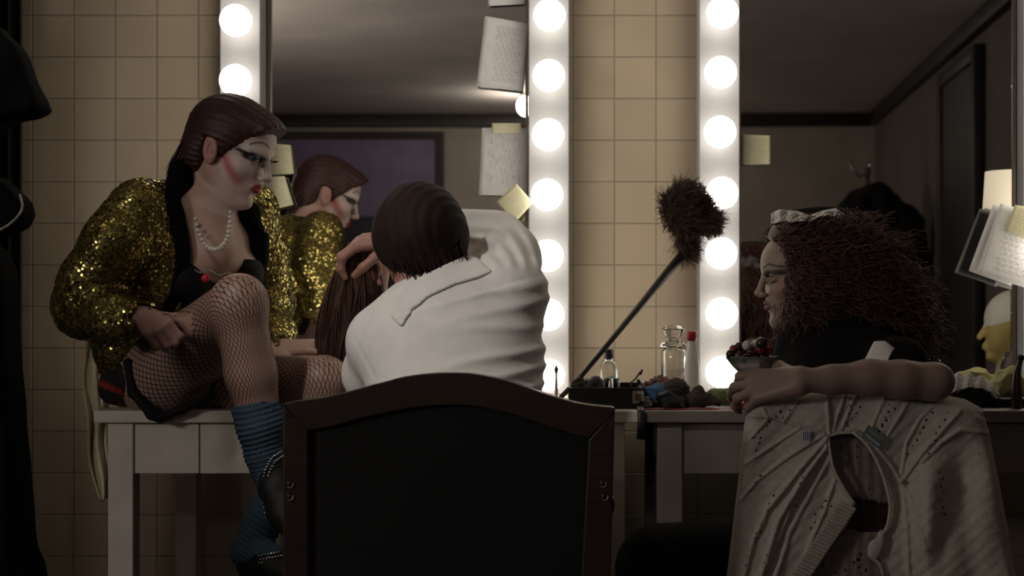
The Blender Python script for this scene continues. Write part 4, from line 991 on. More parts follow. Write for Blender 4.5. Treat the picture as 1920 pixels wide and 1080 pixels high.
# lace headpiece
def lace(u, v):
    px = 1446 + 162 * u; top = np.interp(u, [0, .1, .3, .45, .6, .75, .85, 1], [400, 393, 396, 404, 395, 391, 402, 428]); py = top + (20 + 5 * np.sin(u * 9) - 10 * u) * v
    d = 3.165 - .035 * v + .006 * np.sin(u * 46) + .05 * (u - .4) ** 2 + .003 * np.sin(v * 9 + u * 30)
    return np.stack([(px - CX) * d / F_PX, d, CZ - (py - CY) * d / F_PX], -1)
Vl, Fl = grid_sheet(90, 12, lace); uu = (np.arange(90 * 12) // 12) / 89.; vv = (np.arange(90 * 12) % 12) / 11.
keep = [not (0.15 < vv[f[0]] < .8 and math.sin(uu[f[0]] * 130) * math.sin(vv[f[0]] * 14) > .72) for f in Fl]
lp = part('lace_headpiece', cull(Vl, Fl, np.array(keep)), mat('white_lace', (.82, .80, .78), .8, bump=.5, bscale=200), t3, solid=.0015)
g = G(); g.tube(bez([P(1450, 410, 3.19), P(1490, 403, 3.2), P(1540, 398, 3.2), P(1580, 403, 3.2), P(1605, 428, 3.2)], 20), .006, 8, flat=2.2)
part('headband', g.vf, mat('black_ribbon', (.01, .01, .01), .5), lp)
# ------------------------------------------------------------------ arched armchair in the foreground
AY = 2.60
def fxz(px, py, y=AY): p = P(px, py, y); return (p[0], p[2])
m_wood = mat('dark_mahogany', (.026, .014, .011), .34, var=.3, vscale=6, stretch=(1, 1, 12), bump=.08, bscale=40, coat=.35)
m_leather = mat('black_vinyl', (.008, .0085, .009), .7, spec=.25, bump=.25, bscale=220)
t = thing('armchair', 'dark wooden armchair with an arched top rail and black padded back, seen from behind', 'chair', P(840, 1400, AY) * (1, 1, 0) + (0, .2, 0))
top = [(530, 757), (560, 751), (610, 744), (660, 732), (710, 718), (760, 706), (810, 700), (850, 699), (890, 701), (940, 711), (990, 727), (1040, 744), (1090, 757), (1130, 762), (1150, 764), (1154, 772)]
inn = [(1103, 822), (1060, 810), (1000, 790), (940, 772), (890, 762), (840, 760), (790, 763), (740, 771), (680, 784), (640, 795), (600, 804), (578, 806)]
g = G()
n = 60; ou = bez(np.array([(x, y, 0) for x, y in top], float), n); iu = bez(np.array([(x, y, 0) for x, y in inn[::-1]], float), n)
ring_o = [fxz(x, y) for x, y, _ in ou] ; ring_i = [fxz(x, y) for x, y, _ in iu]
def frame_strip(g, o, i, y0, y1):
    k = len(o); V = [(x, y0, z) for x, z in o] + [(x, y0, z) for x, z in i] + [(x, y1, z) for x, z in o] + [(x, y1, z) for x, z in i]; Fq = []
    for j in range(k - 1):
        Fq += [(j, j + 1, k + j + 1, k + j), (2 * k + j, 3 * k + j, 3 * k + j + 1, 2 * k + j + 1), (j, 2 * k + j, 2 * k + j + 1, j + 1), (k + j, k + j + 1, 3 * k + j + 1, 3 * k + j)]
    Fq += [(0, k, 3 * k, 2 * k), (k - 1, 3 * k - 1, 4 * k - 1, 2 * k - 1)]
    g.add(V, Fq)
frame_strip(g, ring_o, ring_i, AY, AY + .040); part('top_rail', g.vf, m_wood, t, smooth=False, bevel=.004)
zb = .30
def post(xo, xi, xo2, xi2, yt):
    a, b = fxz(xo, yt), fxz(xi, yt + (46 if xo < 800 else 58)); c, d_ = fxz(xo2, 1080), fxz(xi2, 1080); s_ = (c[0] - a[0]) / (a[1] - c[1]); s2 = (d_[0] - b[0]) / (b[1] - d_[1])
    lo = (c[0] + s_ * (c[1] - 0), 0.0), (d_[0] + s2 * d_[1], 0.0)
    pl = [a, b, lo[1], lo[0]]; pl = pl if xo > xi else [a, lo[0], lo[1], b]
    return G().prism(pl, AY + .0015, AY + .0385)
pL = part('back_leg', post(530, 578, 530, 578, 758).vf, m_wood, t, smooth=False, bevel=.003)
pR = part('back_leg', post(1153, 1104, 1145, 1090, 766).vf, m_wood, t, smooth=False, bevel=.003)
m_hole = mat('screw_recess', (.012, .008, .006), .5); m_scr = mat('brass_screw', (.45, .38, .3), .35, 1)
for px, py, o_ in ((543, 907, pL), (543, 931, pL), (1130, 906, pR), (1133, 931, pR)):
    c = P(px, py, AY); part('screw_recess', G().tube([c + (0, .003, 0), c + (0, -.0012, 0)], [.0058, .0066], 18).vf, m_hole, o_)
    part('screw_rim', G().tube([c + (.0062 * math.cos(a_), -.0014, .0062 * math.sin(a_)) for a_ in np.linspace(-2.2, .4, 12)], .0010, 6).vf, m_scr, o_)
pan = [fxz(560, 806), fxz(590, 784), fxz(640, 776), fxz(700, 758), fxz(760, 746), fxz(840, 739), fxz(900, 742), fxz(960, 755), fxz(1020, 774), fxz(1080, 792), fxz(1118, 806), (fxz(1110, 0)[0], .42), (fxz(560, 0)[0], .42)]
A = S(); A.poly([pan[0], *pan[1:]], AY + .026, .014, .008); A.cone((-1, 9, 0), (-1, 9.1, 0), .01, .01)
A.p = A.p[:1]
part('back_panel', A.mesh(.006), m_leather, t)
A = S(); A.poly([fxz(618, 838), fxz(700, 806), fxz(780, 788), fxz(850, 782), fxz(930, 792), fxz(1000, 812), fxz(1068, 842), (fxz(1060, 0)[0], .46), (fxz(618, 0)[0], .46)], AY + .055, .030, .025); 
part('back_cushion', A.mesh(.007), m_leather, t)
xa, xb = fxz(530, 0)[0], fxz(1148, 0)[0]
A = S(); A.poly([(xa + .02, .36), (xb - .02, .36), (xb - .02, .44), (xa + .02, .44)], AY + .27, .20, .035); part('seat', A.mesh(.01), m_leather, t)
for x in (xa, xb - .04):
    part('front_leg', G().box((x, AY + .44, 0), (x + .04, AY + .48, .62)).vf, m_wood, t, smooth=False, bevel=.004)
    part('armrest', G().box((x - .005, AY + .035, .62), (x + .045, AY + .49, .65)).vf, m_wood, t, smooth=False, bevel=.008)
part('seat_rail', G().box((xa + .04, AY + .04, .31), (xb - .04, AY + .06, .37)).box((xa + .04, AY + .45, .31), (xb - .04, AY + .47, .37)).vf, m_wood, t, smooth=False, bevel=.003)

# ------------------------------------------------------------------ chair under the sweater
CYD = 2.80
t = thing('side_chair', 'wooden side chair almost hidden under the cream sweater', 'chair', P(1625, 1400, CYD) * (1, 1, 0) + (0, .2, 0))
def gx(px): return P(px, 0, CYD)[0]
def gz(py): return P(0, py, CYD)[2]
part('backrest', G().prism([(gx(1418), gz(790)), (gx(1440), gz(760)), (gx(1550), gz(746)), (gx(1700), gz(746)), (gx(1810), gz(765)), (gx(1835), gz(795)), (gx(1835), gz(1040)), (gx(1418), gz(1040))], CYD, CYD + .02).vf, m_wood, t, smooth=False, bevel=.006)
part('seat', G().box((gx(1412), CYD, .43), (gx(1842), CYD + .42, .47)).vf, m_wood, t, smooth=False, bevel=.008)
for x in (gx(1412), gx(1842) - .035):
    part('back_leg', G().box((x, CYD - .0, 0), (x + .035, CYD + .035, .429)).vf, m_wood, t, smooth=False, bevel=.003); part('back_leg', G().box((x, CYD, .471), (x + .035, CYD + .03, gz(800))).vf, m_wood, t, smooth=False, bevel=.003)
    part('front_leg', G().box((x, CYD + .38, 0), (x + .035, CYD + .415, .429)).vf, m_wood, t, smooth=False, bevel=.003)

# ------------------------------------------------------------------ cream cable-knit sweater draped over it
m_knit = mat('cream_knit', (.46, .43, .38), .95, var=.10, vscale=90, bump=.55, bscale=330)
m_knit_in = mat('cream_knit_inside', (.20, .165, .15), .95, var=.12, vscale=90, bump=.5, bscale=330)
Lx = lambda y: np.interp(y, [730, 745, 756, 775, 800, 900, 980, 1080, 1240], [1480, 1430, 1408, 1400, 1396, 1386, 1376, 1364, 1346])
Rx = lambda y: np.interp(y, [730, 745, 760, 785, 810, 900, 980, 1080, 1240], [1700, 1770, 1815, 1846, 1853, 1871, 1886, 1903, 1925])
Ty = lambda x: np.interp(x, [1400, 1408, 1430, 1480, 1555, 1650, 1750, 1810, 1840, 1853], [775, 760, 750, 738, 733, 736, 745, 758, 775, 795])
hole = np.array([(1553, 822), (1575, 812), (1600, 811), (1625, 833), (1648, 872), (1664, 920), (1669, 950), (1664, 985), (1650, 1008), (1634, 1030), (1630, 1042), (1650, 1052), (1656, 1075), (1658, 1245), (1440, 1245), (1512, 1080), (1552, 1025), (1585, 990), (1602, 952), (1600, 940), (1580, 912), (1563, 878), (1556, 845)], float)
def inpoly(x, y, pl):
    r = np.zeros(x.shape, bool)
    for i in range(len(pl)):
        (ax, ay), (bx, by) = pl[i], pl[(i + 1) % len(pl)]; c = (ay <= y) != (by <= y)
        r ^= c & (x < ax + (y - ay) * (bx - ax) / ((by - ay) if abs(by - ay) > 1e-9 else 1e-9))
    return r
def dpoly(x, y, pl, closed=False):
    d = np.full(x.shape, 1e9)
    for i in range(len(pl) - (0 if closed else 1)):
        a = np.array(pl[i], float); b = np.array(pl[(i + 1) % len(pl)], float); e = b - a; tt = np.clip(((x - a[0]) * e[0] + (y - a[1]) * e[1]) / e.dot(e), 0, 1)
        d = np.minimum(d, np.hypot(x - a[0] - tt * e[0], y - a[1] - tt * e[1]))
    return d
ridges = [([(1551, 736), (1553, 775), (1555, 812)], 2.5, .005), ([(1552, 822), (1500, 880), (1440, 955), (1410, 1020), (1392, 1090)], 3.5, .007), ([(1550, 838), (1505, 900), (1460, 975), (1425, 1090)], 4, .008), ([(1555, 860), (1522, 920), (1480, 1000), (1452, 1090)], 4, .006),
          ([(1545, 815), (1480, 855), (1420, 900), (1390, 935)], 2.5, .004), ([(1500, 802), (1450, 835), (1397, 870)], 2.2, .003), ([(1548, 815), (1500, 800), (1450, 783), (1405, 779)], 2.5, .004),
          ([(1585, 738), (1572, 775), (1562, 808)], 2, .003), ([(1612, 737), (1600, 750), (1580, 800)], 2, .003), ([(1662, 740), (1650, 765), (1635, 800)], 2, .003), ([(1708, 744), (1690, 775), (1665, 815)], 2, .003),
          ([(1755, 755), (1725, 785), (1700, 830), (1690, 890)], 2.2, .003), ([(1800, 770), (1760, 815), (1725, 855), (1692, 902)], 3, .006), ([(1850, 812), (1800, 806), (1765, 830), (1730, 865)], 3, .006),
          ([(1610, 812), (1640, 835), (1670, 870), (1690, 902)], 2.5, .005), ([(1690, 902), (1720, 960), (1735, 1030)], 3, .003), ([(1692, 905), (1700, 980), (1705, 1090)], 3, .003), ([(1430, 765), (1440, 785), (1400, 830)], 2, .002), ([(1470, 790), (1490, 760)], 2, .002), ([(1565, 900), (1545, 960), (1510, 1040)], 3, .004),
          ([(1480, 960), (1440, 1060)], 3, .003)]
holes = []
for ln in ([(1595, 750), (1582, 805)], [(1618, 748), (1590, 800)], [(1675, 748), (1645, 808)], [(1690, 755), (1655, 800)], [(1745, 775), (1705, 850)], [(1775, 775), (1740, 850)], [(1465, 770), (1415, 820)], [(1500, 760), (1470, 782)], [(1430, 805), (1412, 860)], [(1425, 890), (1410, 920)],
           [(1515, 870), (1490, 960)], [(1545, 940), (1520, 990)], [(1420, 1000), (1395, 1060)], [(1440, 1040), (1430, 1090)], [(1765, 885), (1768, 965)], [(1838, 830), (1840, 850)], [(1555, 950), (1545, 1000)], [(1450, 930), (1420, 1010)]):
    (ax, ay), (bx, by) = ln; n_ = max(2, int(math.hypot(bx - ax, by - ay) / 11))
    for k in range(n_):
        f = k / max(1, n_ - 1); holes.append((ax + (bx - ax) * f + random.uniform(-4, 4), ay + (by - ay) * f + random.uniform(-2, 2)))
def sweater(u, v, base, flat=False):
    y = 730 + (1240 - 730) * v ** 1.0; l, r = Lx(y), Rx(y); x = l + (r - l) * u
    y = np.maximum(y, Ty(x)); d = base + 0 * x
    ex = np.minimum(x - Lx(y), Rx(y) - x); ey = y - Ty(x); e = np.minimum(ex, ey * 1.0); d = d + .035 * np.exp(-np.maximum(e, 0) / 7)       # edges roll away over the chair
    if not flat:
        for pl, w_, a_ in ridges: d = d - a_ * 1.3 * np.exp(-(dpoly(x, y, pl) / (w_ * 1.25)) ** 2)
        dh = dpoly(x, y, hole, True); d = d - .004 * np.exp(-((dh - 5) / 4) ** 2) * (y < 1100)
        d = d - .0005 * np.cos((x * .5 + y * .55) * .42) * np.exp(-(np.minimum(ex, 60) / 60 - 1) ** 2) * 1.0
        d = d + .014 * np.exp(-((x - 1800 - (y - 850) * .10) / 26) ** 2) * lin(y, 815, 880) - .020 * np.exp(-((x - 1745) / 24) ** 2) * lin(y, 850, 900) + .012 * np.exp(-((x - 1770 + (y - 1000) * .35) / 22) ** 2) * lin(y, 960, 1040)
        d = d - .018 * lin(x, 1690, 1740) * lin(y, 830, 900) + .006 * np.exp(-((x - 1530 + (y - 900) * .5) / 9) ** 2) * lin(y, 860, 900) + .004 * np.sin(x * .05 + y * .02)
    return x, y, d
def sw3(x, y, d): return np.stack([(x - CX) * d / F_PX, d, CZ - (y - CY) * d / F_PX], -1)
NU, NV = 400, 380
V, Fq = grid_sheet(NU, NV, lambda u, v: sw3(*sweater(u, v, CYD - .022)))
u_, v_ = np.meshgrid(np.linspace(0, 1, NU), np.linspace(0, 1, NV), indexing='ij'); X_, Y_, D_ = sweater(u_, v_, CYD - .022, True); X_, Y_ = X_.ravel(), Y_.ravel()
fx_, fy_ = X_[Fq].mean(1), Y_[Fq].mean(1); keep = ~inpoly(fx_, fy_, hole)
for hx_, hy_ in holes: keep &= np.hypot(fx_ - hx_, (fy_ - hy_)) > random.uniform(1.5, 2.4)
swt = thing('sweater', 'cream cable-knit sweater draped over the back of the side chair', 'sweater', P(1625, 745, CYD))
part('front_knit', cull(V, Fq, keep), m_knit, swt, solid=.0025)
# top fold over the back of the chair
V, Fq = grid_sheet(120, 24, lambda u, v: (lambda x, z0, d: np.stack([(x - CX) * d / F_PX, d, z0], -1))(1412 + (1842 - 1412) * u, CZ - (Ty(1412 + 430 * u) + 2 - CY) * CYD / F_PX + .006 * np.sin(v * math.pi) - .07 * lin(v, .6, 1.0), CYD + .012 + .055 * lin(v, 0, .6) + .02 * lin(v, .6, 1)))
part('folded_back', (V, Fq), m_knit, swt, solid=.003)
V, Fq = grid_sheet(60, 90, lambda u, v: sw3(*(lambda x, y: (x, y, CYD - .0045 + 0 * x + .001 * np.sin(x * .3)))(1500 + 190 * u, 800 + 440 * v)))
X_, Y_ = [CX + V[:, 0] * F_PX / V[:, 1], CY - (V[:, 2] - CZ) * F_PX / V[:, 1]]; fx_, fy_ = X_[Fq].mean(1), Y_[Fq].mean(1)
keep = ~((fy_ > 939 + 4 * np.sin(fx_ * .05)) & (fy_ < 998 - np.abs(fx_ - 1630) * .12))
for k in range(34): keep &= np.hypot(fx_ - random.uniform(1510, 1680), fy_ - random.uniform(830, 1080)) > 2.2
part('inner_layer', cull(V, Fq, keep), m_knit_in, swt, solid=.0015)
# ribbed edge and placket
g = G(); rp = bez([P(x, y, CYD - .032) for x, y in ((1553, 822), (1556, 845), (1563, 878), (1580, 912), (1602, 945))], 40); g.tube(rp, .0028, 8)
rp = bez([P(x, y, CYD - .033) for x, y in ((1600, 811), (1625, 833), (1648, 872), (1664, 920), (1669, 950), (1664, 985), (1650, 1008), (1634, 1030), (1630, 1042), (1648, 1056), (1656, 1078))], 60); g.tube(rp, .0032, 8)
g.tube(bez([P(x, y, CYD - .028) for x, y in ((1553, 818), (1575, 812), (1602, 811))], 12), .0026, 8)
part('neckline_edge', g.vf, m_knit, swt)
def rib(u, v):
    x = 1603 - 98 * v + (-32 + 0 * v) * u; y = 945 + 145 * v - 14 * u + 10; d = CYD - .030 - .0022 * np.sin(v * 150); return sw3(x + 3, y, d)
part('ribbed_band', grid_sheet(10, 260, rib), m_knit, swt, solid=.003)
K = S(); K.ell(P(1640, 1030, CYD - .034), (.013, .007, .018)).ell(P(1652, 1010, CYD - .032), (.007, .006, .016), k=.01); part('button_knot', K.mesh(.003), m_knit, swt)
m_tag = mat('white_woven_label', (.55, .56, .57), .8); m_tagd = mat('dark_woven_label', (.10, .12, .13), .8); m_tagi = mat('label_print', (.10, .14, .22), .8); m_tagl = mat('pale_label_print', (.30, .33, .34), .8)
def flat_quad(cs, d, m, par, name, th=.0006):
    c = [P(x, y, d) for x, y in cs]; return part(name, (np.array(c), [(0, 1, 2, 3)]), m, par, smooth=False, solid=th)
l1 = flat_quad([(1503, 806), (1521, 808), (1519, 829), (1505, 828)], CYD - .034, m_tag, swt, 'care_label')
for k in range(4): flat_quad([(1505.5 + 4 * k, 809), (1507 + 4 * k, 809.2), (1506.8 + 4 * k, 826), (1505.3 + 4 * k, 825.8)], CYD - .035, m_tagi, l1, 'label_print', .0004)
l2 = flat_quad([(1628, 796), (1661, 822), (1650, 843), (1616, 818)], CYD - .036, m_tagd, swt, 'size_label')
for k, (a_, b_) in enumerate(((.1, .9), (.1, .85), (.15, .8), (.1, .9))):
    f = .12 + .11 * k + (0.15 if k > 2 else 0); o0 = np.array((1628, 796.)); du = np.array((33, 26.)); dv = np.array((-12, 22.)); th = .05 if k < 3 else .22
    q4 = [o0 + du * a_ + dv * f, o0 + du * b_ + dv * f, o0 + du * b_ + dv * (f + th), o0 + du * a_ + dv * (f + th)]; flat_quad([tuple(x) for x in q4], CYD - .0372, m_tagl, l2, 'label_print', .0004)

# ------------------------------------------------------------------ dark garments hanging at the left edge
m_blk = mat('black_wool', (.005, .005, .0055), .95, spec=.1, bump=.3, bscale=120)
def pz(pts, d): return [(P(x, y, d)[0], P(x, y, d)[2]) for x, y in pts]
GY = 2.62
A = S(); A.poly(pz([(-60, 30), (5, 50), (30, 92), (55, 130), (88, 207), (40, 228), (0, 242), (-60, 262)], GY), GY, .045, .02)
o = part('black_coat', A.mesh(.006, disp=lambda X, Y, Z: .005 * wob(X, Y, Z, 35) + .003 * np.sin((X - .35 * Z) * 90)), m_blk); tag(centre(o), 'black flared coat hem hanging at the upper left edge of the picture', 'coat')
GY = 2.66
A = S(); A.poly(pz([(-60, 322), (5, 330), (28, 352), (52, 378), (58, 402), (48, 425), (20, 440), (-8, 452), (-60, 460)], GY), GY, .04, .02)
t = thing('beaded_hat', 'black hat with a curved trim of pale beads hanging below the coat hem', 'hat', P(-5, 460, GY))
part('crown', A.mesh(.005, disp=lambda X, Y, Z: .004 * wob(X, Y, Z, 45)), m_blk, t)
g = G()
for p in bez([P(-2, 432, GY - .042), P(18, 420, GY - .042), P(36, 402, GY - .042), P(42, 385, GY - .042), P(38, 366, GY - .042)], 26): g.sphere(p, .0022, 8, 6)
part('bead_trim', g.vf, mat('dim_beads', (.45, .4, .34), .3), t)
A = S(); A.poly(pz([(-120, 455), (-10, 455), (12, 520), (20, 640), (30, 800), (60, 960), (80, 1240), (-120, 1240)], 2.75), 2.75, .06, .03)
o = part('black_dress_coat', A.mesh(.009, disp=lambda X, Y, Z: .006 * np.sin(X * 110 + 2 * wob(X, Y, Z, 8)) + .004 * wob(X, Y, Z, 20)), m_blk); tag(centre(o), 'long black garment hanging down the lower left edge', 'coat')
m_rail = mat('rail_steel', (.2, .2, .2), .35, 1)
t = thing('clothes_rail', 'steel clothes rail outside the left picture edge carrying the black garments', 'clothes rail', (P(-60, 0, 2.66)[0], 2.66, 0))
xr = P(-45, 0, 2.66)[0]; part('pole', G().cyl((xr - .12, 2.68, 0), (xr - .12, 2.68, 1.75), .013).vf, m_rail, t); part('bar', G().cyl((xr - .12, 2.68, 1.74), (xr - 1.4, 2.68, 1.74), .012).cyl((xr - .135, 2.68, 1.30), (xr + .01, 2.66, 1.40), .006).cyl((xr - .13, 2.68, 1.05), (xr + .01, 2.66, 1.16), .006).vf, m_rail, t)
part('pole', G().cyl((xr - 1.4, 2.68, 0), (xr - 1.4, 2.68, 1.75), .013).vf, m_rail, t)
part('foot', G().box((xr - .14, 2.45, 0), (xr - .10, 2.92, .02)).vf, m_rail, t)

for k, (gx0, lb) in enumerate(((-1.66, 'added unseen long black dress on the clothes rail shading the left tiles, nearest the coat'), (-1.92, 'added unseen long charcoal dress on the clothes rail shading the left tiles'), (-2.18, 'added unseen long dark brown dress at the far end of the rail, shading the left tiles'))):  # unseen dresses added to keep the fill lamp off the left tiles
    A = S(); A.poly([(gx0 - .10, .25), (gx0 + .10, .25), (gx0 + .09, 1.0), (gx0 + .085, 1.66), (gx0, 1.715), (gx0 - .085, 1.66), (gx0 - .09, 1.0)], 2.68, .05, .03)
    o = part('blocker_dress', A.mesh(.012, disp=lambda X, Y, Z: .007 * np.sin(X * 100 + 2 * wob(X, Y, Z, 8))), mat('blocker_cloth', ((.01, .01, .011), (.02, .02, .022), (.03, .018, .012))[k], .9)); tag(centre(o), lb, 'dress')

# ------------------------------------------------------------------ things on the cream table
def tz(py, d): return P(0, py, d)[2]
m_blackcard = mat('black_plastic', (.014, .013, .014), .45); m_glass = mat('clear_glass', (.95, .96, .95), .03, trans=1.0, ior=1.45); m_plastic = mat('milky_plastic', (.66, .64, .58), .4); m_redcap = mat('red_cap', (.42, .02, .03), .4)
t = thing('storage_box', 'low black open box with a square cream label on its front corner', 'box', P(1142, 766, 3.36) * (1, 1, 0) + (0, .1, TT))
x0, x1 = P(1066, 0, 3.36)[0], P(1206, 0, 3.36)[0]; y0, y1 = 3.36, 3.62; zz0, zz1 = TT, TT + .045
g = G().box((x0, y0, zz0), (x1, y1, zz0 + .004)).box((x0, y0, zz0 + .004), (x1, y0 + .005, zz1)).box((x0, y1 - .005, zz0 + .004), (x1, y1, zz1)).box((x0, y0 + .005, zz0 + .004), (x0 + .005, y1 - .005, zz1)).box((x1 - .005, y0 + .005, zz0 + .004), (x1, y1 - .005, zz1))
part('body', g.vf, m_blackcard, t, smooth=False)
lb = part('label', G().box((P(1186, 0, 3.36)[0], 3.3585, TT + .012), (P(1207, 0, 3.36)[0], 3.3598, TT + .038)).vf, mat('cream_label', (.45, .38, .28), .7), t, smooth=False)
part('label_print', G().box((P(1190, 0, 3.36)[0], 3.3578, TT + .018), (P(1203, 0, 3.36)[0], 3.3585, TT + .032)).vf, mat('faded_print', (.15, .12, .09), .7), lb, smooth=False)
s_ = part('strap', G().tube([(P(1200, 0, 3.3)[0], 3.359, TT + .006), (P(1201, 0, 3.3)[0], 3.31, TT + .004), (P(1203, 0, 3.29)[0], 3.294, TT - .003), (P(1203, 0, 3.29)[0], 3.293, TT - .030), (P(1201, 0, 3.29)[0], 3.292, TT - .060)], .0085, 8, flat=.25).vf, m_blackcard, t)
def bottle(px, d, w_, top_, capw, capt, m1, m2, name, label, cat, neck=.35, slim=1.0):
    x = P(px, 0, d)[0]; H_ = tz(top_, d) - TT; ch = capt; t = thing(name, label, cat, (x, d, TT)); r = w_
    part('body', G().lathe([(r * .96, 0), (r, .004), (r, (H_ - ch) * .55), (r * slim, (H_ - ch) * .80), (r * .6 * slim + neck * .2 * r, (H_ - ch) * .93), (capw * .8, (H_ - ch) * .97), (capw * .8, H_ - ch)], (x, d, TT + .0005)).vf, m1, t)
    part('cap', G().lathe([(capw, 0), (capw, ch - .002), (capw * .9, ch)], (x, d, TT + H_ - ch)).vf, m2, t); return t
bottle(1141, 3.82, .021, 655, .0115, .021, m_glass, m_blackcard, 'perfume_bottle', 'square clear bottle with a black cap behind the black box', 'bottle')
bottle(1297, 3.72, .0175, 621, .0115, .022, m_plastic, m_redcap, 'lotion_bottle', 'slim milky white bottle with a red cap beside the bulb strip', 'bottle', slim=.8)
# glass dispenser with a faceted stopper
x = P(1263, 0, 3.80)[0]; t = thing('glass_jar', 'tall clear glass jar with a faceted glass lid on the cream table', 'jar', (x, 3.80, TT)); H_ = tz(652, 3.8) - TT
part('body', G().lathe([(.027, 0), (.030, .004), (.030, H_ * .93), (.024, H_ * .98), (.022, H_), (.020, H_), (.027, H_ * .92), (.027, .006), (.0, .006)], (x, 3.8, TT + .0005)).vf, m_glass, t)
part('lid', G().lathe([(.020, -.008), (.020, 0), (.034, .003), (.034, .009), (.020, .016), (.014, .022), (.026, .034), (.028, .045), (.018, .053), (.0, .055)], (x, 3.8, TT + H_ + .001), 10).vf, m_glass, t, smooth=False)
# teal cotton ball jar
def lump(name, c, r, label, cat, m, amp=.006, fr=70, h=.0028, flatb=True, extra=()):
    A = S(); A.ell(np.array(c) + (0, 0, r[2] * .55), r, k=.01)
    for (o_, rr) in extra: A.ell(np.array(c) + o_, rr, k=.015)
    if flatb: A.plane((0, 0, c[2]), (0, 0, -1), .002)
    o = part(name, A.mesh(h, disp=lambda X, Y, Z: amp * (2.4 * np.abs(wob(X, Y, Z, fr * 1.5, c[0] * 9)) + 1.1 * wob(X, Z, Y, fr * .6, 2) + .9 * np.abs(wob(Y, X, Z, fr * 3.0, 3)) - .9)), m); return tag(centre(o), label, cat)
m_teal = mat('teal_cotton', (.12, .34, .32), .9, var=.5, vscale=70, col2=(.6, .66, .62))
for px, d, rr, hh, lb in ((1146, 3.50, .019, .055, 'glass jar of teal and white cotton balls behind the round brush'), (1096, 3.50, .015, .050, 'small bright jar of white and teal cotton at the box end')):
    p = P(px, 0, d); zf = TT + .0045; t = thing('cotton_jar', lb, 'jar', (p[0], d, zf))
    part('body', G().lathe([(rr, 0), (rr, hh), (rr - .0015, hh), (rr - .0015, .003), (0, .003)], (p[0], d, zf)).vf, m_glass, t)
    A = S(); 
    for k in range(14): A.ell((p[0] + random.uniform(-1, 1) * rr * .5, d + random.uniform(-1, 1) * rr * .5, zf + .01 + k * (hh + .002 - .01) / 14), (.0075, .0075, .0075), k=.002)
    part('cotton', A.mesh(.0016), m_teal, t)
# round brush standing up
p = P(1117, 0, 3.44); t = thing('round_brush', 'dark domed hairbrush head resting in the black box', 'brush', (p[0], 3.44, TT + .005))
part('brush_head', G().lathe([(.016, 0), (.020, .015), (.0205, .035), (.016, .052), (.008, .060), (0, .062)], (p[0], 3.44, TT + .006)).vf, mat('dark_bristle', (.02, .012, .012), .5, bump=1, bscale=300), t)
part('band', G().lathe([(.0195, .010), (.0200, .010), (.0205, .014), (.0195, .014)], (p[0], 3.44, TT + .0065)).vf, m_redcap, t)
# handle-like brush in front of the lowest bulb
p = P(1043, 745, 3.55); t = thing('makeup_brush', 'slim upright makeup brush in front of the lowest lit bulb', 'brush', (p[0], 3.55, TT))
part('handle', G().lathe([(.0035, 0), (.0038, .03), (.0022, .062), (.0030, .070)], (p[0], 3.55, TT + .001)).vf, m_plastic, t); part('bristles', G().lathe([(.003, 0), (.005, .006), (.001, .016)], (p[0], 3.55, TT + .071)).vf, m_wig, t)
lump('brown_powder_puff', (P(1085, 0, 3.42)[0], 3.42, TT + .0045), (.022, .02, .040), 'brown fuzzy powder puff at the left end of the black box', 'powder puff', mat('brown_fuzz', (.06, .04, .03), .95), .003, 160)
m_blue = mat('blue_cloth', (.02, .07, .15), .8, bump=.4, bscale=60); m_bk = mat('black_bag_cloth', (.009, .009, .010), .7, bump=.4, bscale=60); m_br = mat('brown_sock_cloth', (.035, .026, .022), .95, bump=.5, bscale=120)
lump('blue_pouch', (P(1232, 0, 3.44)[0], 3.44, TT), (.040, .035, .030), 'blue cloth pouch lying against the labelled box end', 'pouch', m_blue)
lump('black_bag', (P(1256, 0, 3.37)[0], 3.37, TT), (.034, .030, .026), 'crumpled black cloth bag in front of the blue pouch', 'bag', m_bk, .006, 60, extra=(((-.045, .012, .008), (.03, .03, .018)),))
lump('tangled_hairpiece', (P(1250, 0, 3.54)[0], 3.54, TT), (.050, .03, .042), 'mottled heap of red and brown hairpieces behind the pouches', 'hairpiece', mat('mottled_hairpiece', (.16, .03, .02), .9, var=.5, vscale=60, col2=(.10, .09, .07), bump=1, bscale=120), .009, 90)
lump('brown_sock', (P(1310, 0, 3.40)[0], 3.40, TT), (.040, .028, .022), 'dark brown rolled sock between the black bag and green cloth', 'sock', m_br, .004, 50, extra=(((-.048, .03, .038), (.030, .026, .022)), ((.0, .0, .036), (.010, .01, .012)), ((.03, 0, .01), (.02, .02, .016))))
lump('green_cloth', (P(1365, 0, 3.52)[0], 3.52, TT), (.055, .036, .028), 'crumpled olive green cloth under the fingertips', 'cloth', mat('olive_cloth', (.09, .12, .035), .85, bump=.4, bscale=50, var=.3, vscale=30), .005, 60)
o = lump('red_packet', (P(1389, 0, 3.36)[0], 3.36, TT), (.026, .02, .026), 'small red packet with a white mark beside the hand', 'packet', mat('red_foil', (.32, .012, .015), .4), .004, 90)
c = np.array([(1383, 744), (1392, 742), (1401, 744), (1405, 749), (1396, 750), (1394, 757), (1390, 755), (1388, 749)]); g = G(); V = [P(x, y, 3.333) for x, y in c]; part('white_mark', (np.array(V), [tuple(range(8))]), m_plastic, o, smooth=False, solid=.002)
o = part('red_ribbon', grid_sheet(30, 4, lambda u, v: np.stack([P(1205, 0, 3.32)[0] + (P(1395, 0, 3.32)[0] - P(1205, 0, 3.32)[0]) * u, 3.318 + .02 * v + .012 * u, TT + .0015 + .002 * np.sin(u * 9) ** 2], -1)), mat('red_ribbon', (.28, .015, .02), .6), solid=.001); tag(centre(o), 'flat red ribbon along the front edge of the cream table', 'ribbon')
